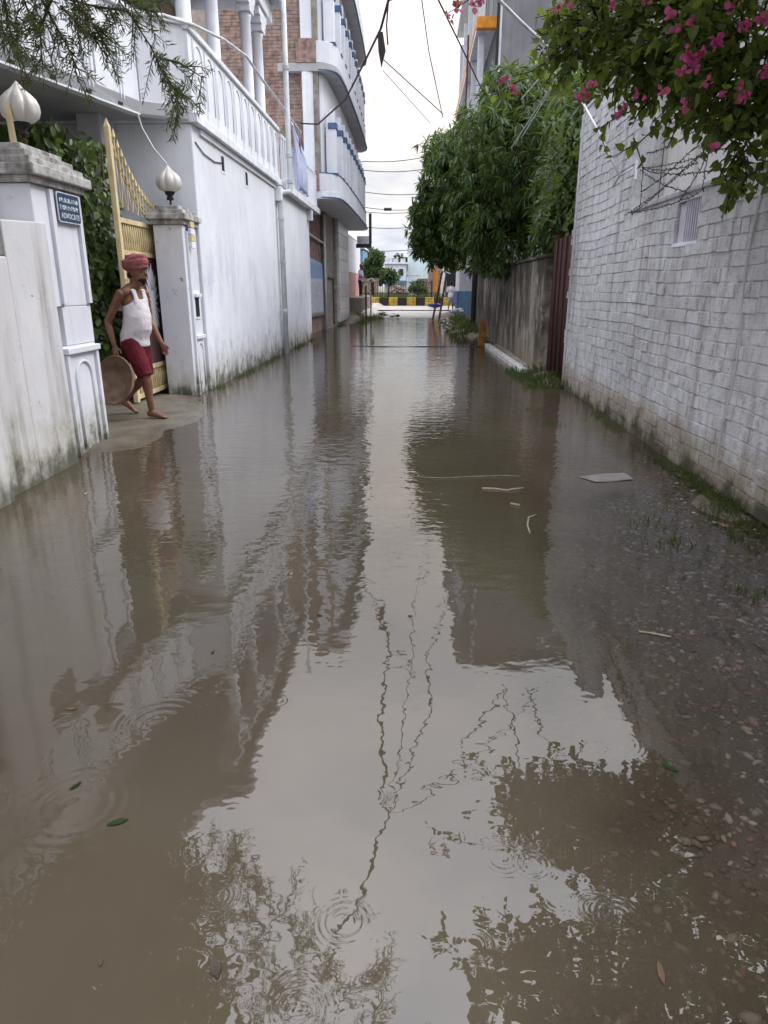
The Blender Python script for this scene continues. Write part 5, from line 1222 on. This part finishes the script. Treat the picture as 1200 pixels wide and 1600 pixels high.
    b.loft([Hd(.046,0,1.428),Hd(.044,0,1.442),Hd(.042,0,1.452)],sc([(.036,.044),(.050,.058),(.055,.064)]),Lf,16)
    remesh(b.build('hair',m_hair,t,True),max(voxel,.007),1,.4)
    for sg_ in (-1,1): MB().lathe([(.001,-.011*s),(.008*s,-.008*s),(.011*s,0),(.008*s,.008*s),(.001,.011*s)],Hd(.079,sg_*.030,1.535),10).build('eye',m_dark,t,True)
    return t,W
MO=Vector((-3.06,7.62,.035))
JM=dict(lean=.10,rsh=(-.03,-.185,1.315),rel=(-.15,-.225,1.03),rwr=(-.10,-.225,.79),rhd=(-.085,-.235,.705),lsh=(.02,.185,1.315),lel=(.06,.235,1.035),lwr=(.19,.215,.80),lhd=(.235,.20,.72),curl=.45,
        rkn=(.155,-.095,.455),ran=(.19,-.10,.085),rto=(.345,-.105,.022),lkn=(.04,.09,.45),lan=(-.27,.095,.16),lto=(-.14,.10,.024))
man,MW=person('bearded person in white vest, red shorts and pink turban stepping out of the gate',MO,R(-12),JM,.0065,m_vest,m_red,m_turban)
# basin hanging from the right hand
bs=thing('iron_basin','shallow round brown iron basin held in the hand of the person with the turban','basin',MW((-.16,-.24,.40)))
m_basin=M('rusty_basin',(.22,.145,.10),.7,.4,8,.4,40,dirt=.3)
hand=MW((-.03,-.29,.675)); ax=Vector((-.36,-.90,.24)).normalized(); up=Vector((0,0,1)); up=(up-ax*up.dot(ax)).normalized()
cbn=hand-up*.245+ax*.02
prof=[(.02,-.165),(.10,-.155),(.165,-.115),(.215,-.055),(.245,-.005),(.256,.004),(.258,.012),(.248,.014),(.238,.0),(.205,-.05),(.155,-.105),(.092,-.142),(.005,-.152)]
MB().lathe(prof,cbn,40,None,ax).build('bowl',m_basin,bs,True)
MB().tube([cbn+(up*math.cos(a)+ax.cross(up)*math.sin(a))*.252+ax*.009 for a in np.linspace(0,2*math.pi,40)],.009,6).build('rim',m_basin,bs,True)
JS=dict(lean=.02,rsh=(0,-.18,1.315),rel=(.02,-.23,1.03),rwr=(.20,-.20,1.0),rhd=(.28,-.16,1.02),lsh=(0,.18,1.315),lel=(.0,.23,1.03),lwr=(.08,.23,.80),lhd=(.10,.22,.72),rkn=(.02,-.09,.45),ran=(0,-.095,.08),rto=(.15,-.11,.025),lkn=(.02,.09,.45),lan=(-.01,.095,.08),lto=(.14,.11,.025))
m_lil=M('lilac_shirt',(.50,.42,.58),.9,.15,6,.2); m_blk=M('dark_trousers',(.02,.018,.022),.9,.2,6,.2); m_wsh=M('pale_shirt',(.62,.62,.66),.9,.15,6,.2); m_gsh=M('grey_shorts',(.34,.33,.33),.9,.2,8,.2)
person('person in lilac shirt and dark trousers standing on the brick step',(-2.92,38.2,.93),R(-15),JS,.016,m_lil,m_blk,None,True,.1,.97)
JW=dict(JS,rkn=(.10,-.09,.46),ran=(.14,-.095,.08),rto=(.29,-.11,.025),lkn=(.0,.09,.46),lan=(-.20,.095,.14),lto=(-.07,.11,.03),rwr=(.14,-.20,.82),rhd=(.2,-.18,.76))
person('person in pale shirt and grey shorts walking away past the leaning poles',(1.93,40.0,.10),R(75),JW,.016,m_wsh,m_gsh,None,True,.46,.97)
# ------------------------------------------------------------------ litter and floating bits
m_ply=M('clear_plastic',(.24,.20,.20),.35,.3,8,.2,spec=.5); m_straw=M('pale_straw',(.30,.26,.20),.8,.3,20,.2)
def sheet(name,label,poly,m,z=.001,cat='litter'):
    o=MB().extr([(p.x,p.y,z+random.uniform(0,.006)) for p in poly],(0,0,.0015)).build(name,m); return tag(o,label,cat)
sheet('plastic_scrap','flat pinkish plastic scrap floating near the whitewashed brick wall',[atZ(905,746),atZ(935,742),atZ(975,740),atZ(990,750),atZ(955,753),atZ(930,754)],m_ply)
def stick(label,pts,r=.006,z=.004,m=None,name='floating_stick'):
    o=MB().tube([atZ(*p)+Vector((0,0,z+random.uniform(0,.004))) for p in pts],r,6).build(name,m or m_straw,None,True); return tag(o,label,'stick')
stick('pale floating stick with a frayed knot in the mango tree reflection',[(753,764),(775,765),(793,767),(800,766),(818,764)],.008)
stick('long thin straw floating across the edge of the mango tree reflection',[(640,746),(690,748),(735,746),(790,744),(812,745)],.003)
stick('small twig floating below the knotted stick',[(798,788),(812,791)],.008)
stick('curled twig floating in shallow water beyond the gravel',[(828,834),(824,822),(826,810),(838,806)],.006)
stick('thin straw floating among the gravel near the brick wall',[(998,988),(1020,991),(1048,997)],.004)
rb_=thing('rubbish_heap','scattered rubbish of dark rags and white bags at the water edge by the notice board','rubbish',(-1.4,34.5,.05))
for k in range(16):
    c=atZ(random.uniform(588,622),random.uniform(489,496),.06); o=pebbles('rag' if k%3 else 'bag',np.array([c.x]),np.array([c.y]),np.array([.09]),np.array([random.uniform(.06,.14)]),(m_swhite,m_kblack,m_conc)[k%3],rb_)
wb=pebbles('white_sack',np.array([1.75,1.95,2.0]),np.array([31.6,31.9,31.2]),np.array([.42,.45,.40]),np.array([.22,.18,.14]),m_swhite); tag(wb,'crumpled white sack lying on the weedy bank by the blue pier','sack')
sc_=thing('bank_rubble','broken brick rubble on the weedy bank below the leaning poles','rubble',(1.0,28,0)); 
x_=rng.uniform(.75,1.5,120); y_=rng.uniform(24,32,120); o=pebbles('rubble',x_,y_,gh(x_,y_)+.03,rng.uniform(.03,.11,120),m_stone,sc_); o['kind']='stuff'
_lr=random.Random(4)
for k in range(14):
    p=(_lr.uniform(20,1150),_lr.uniform(720,1560)); c=atZ(*p); a0=_lr.uniform(0,6.28); L_=_lr.uniform(.010,.030); w=L_*_lr.uniform(.25,.45)
    P_=[c+Vector((math.cos(a0)*u*L_-math.sin(a0)*v*w, math.sin(a0)*u*L_+math.cos(a0)*v*w, .002)) for u,v in ((-1,0),(-.5,.8),(.2,1),(1,.1),(.3,-.9),(-.5,-.8))]
    mm_,w_=_lr.choice(((m_twig,'dark'),(m_straw,'pale dry'),(m_oldwood,'brown'),(m_grass,'green'))); o=MB().extr(P_,(0,0,.003)).build('floating_leaf',mm_); tag(o,f'small {w_} fallen leaf floating on the muddy flood water','leaf','leaves floating on the flood water')
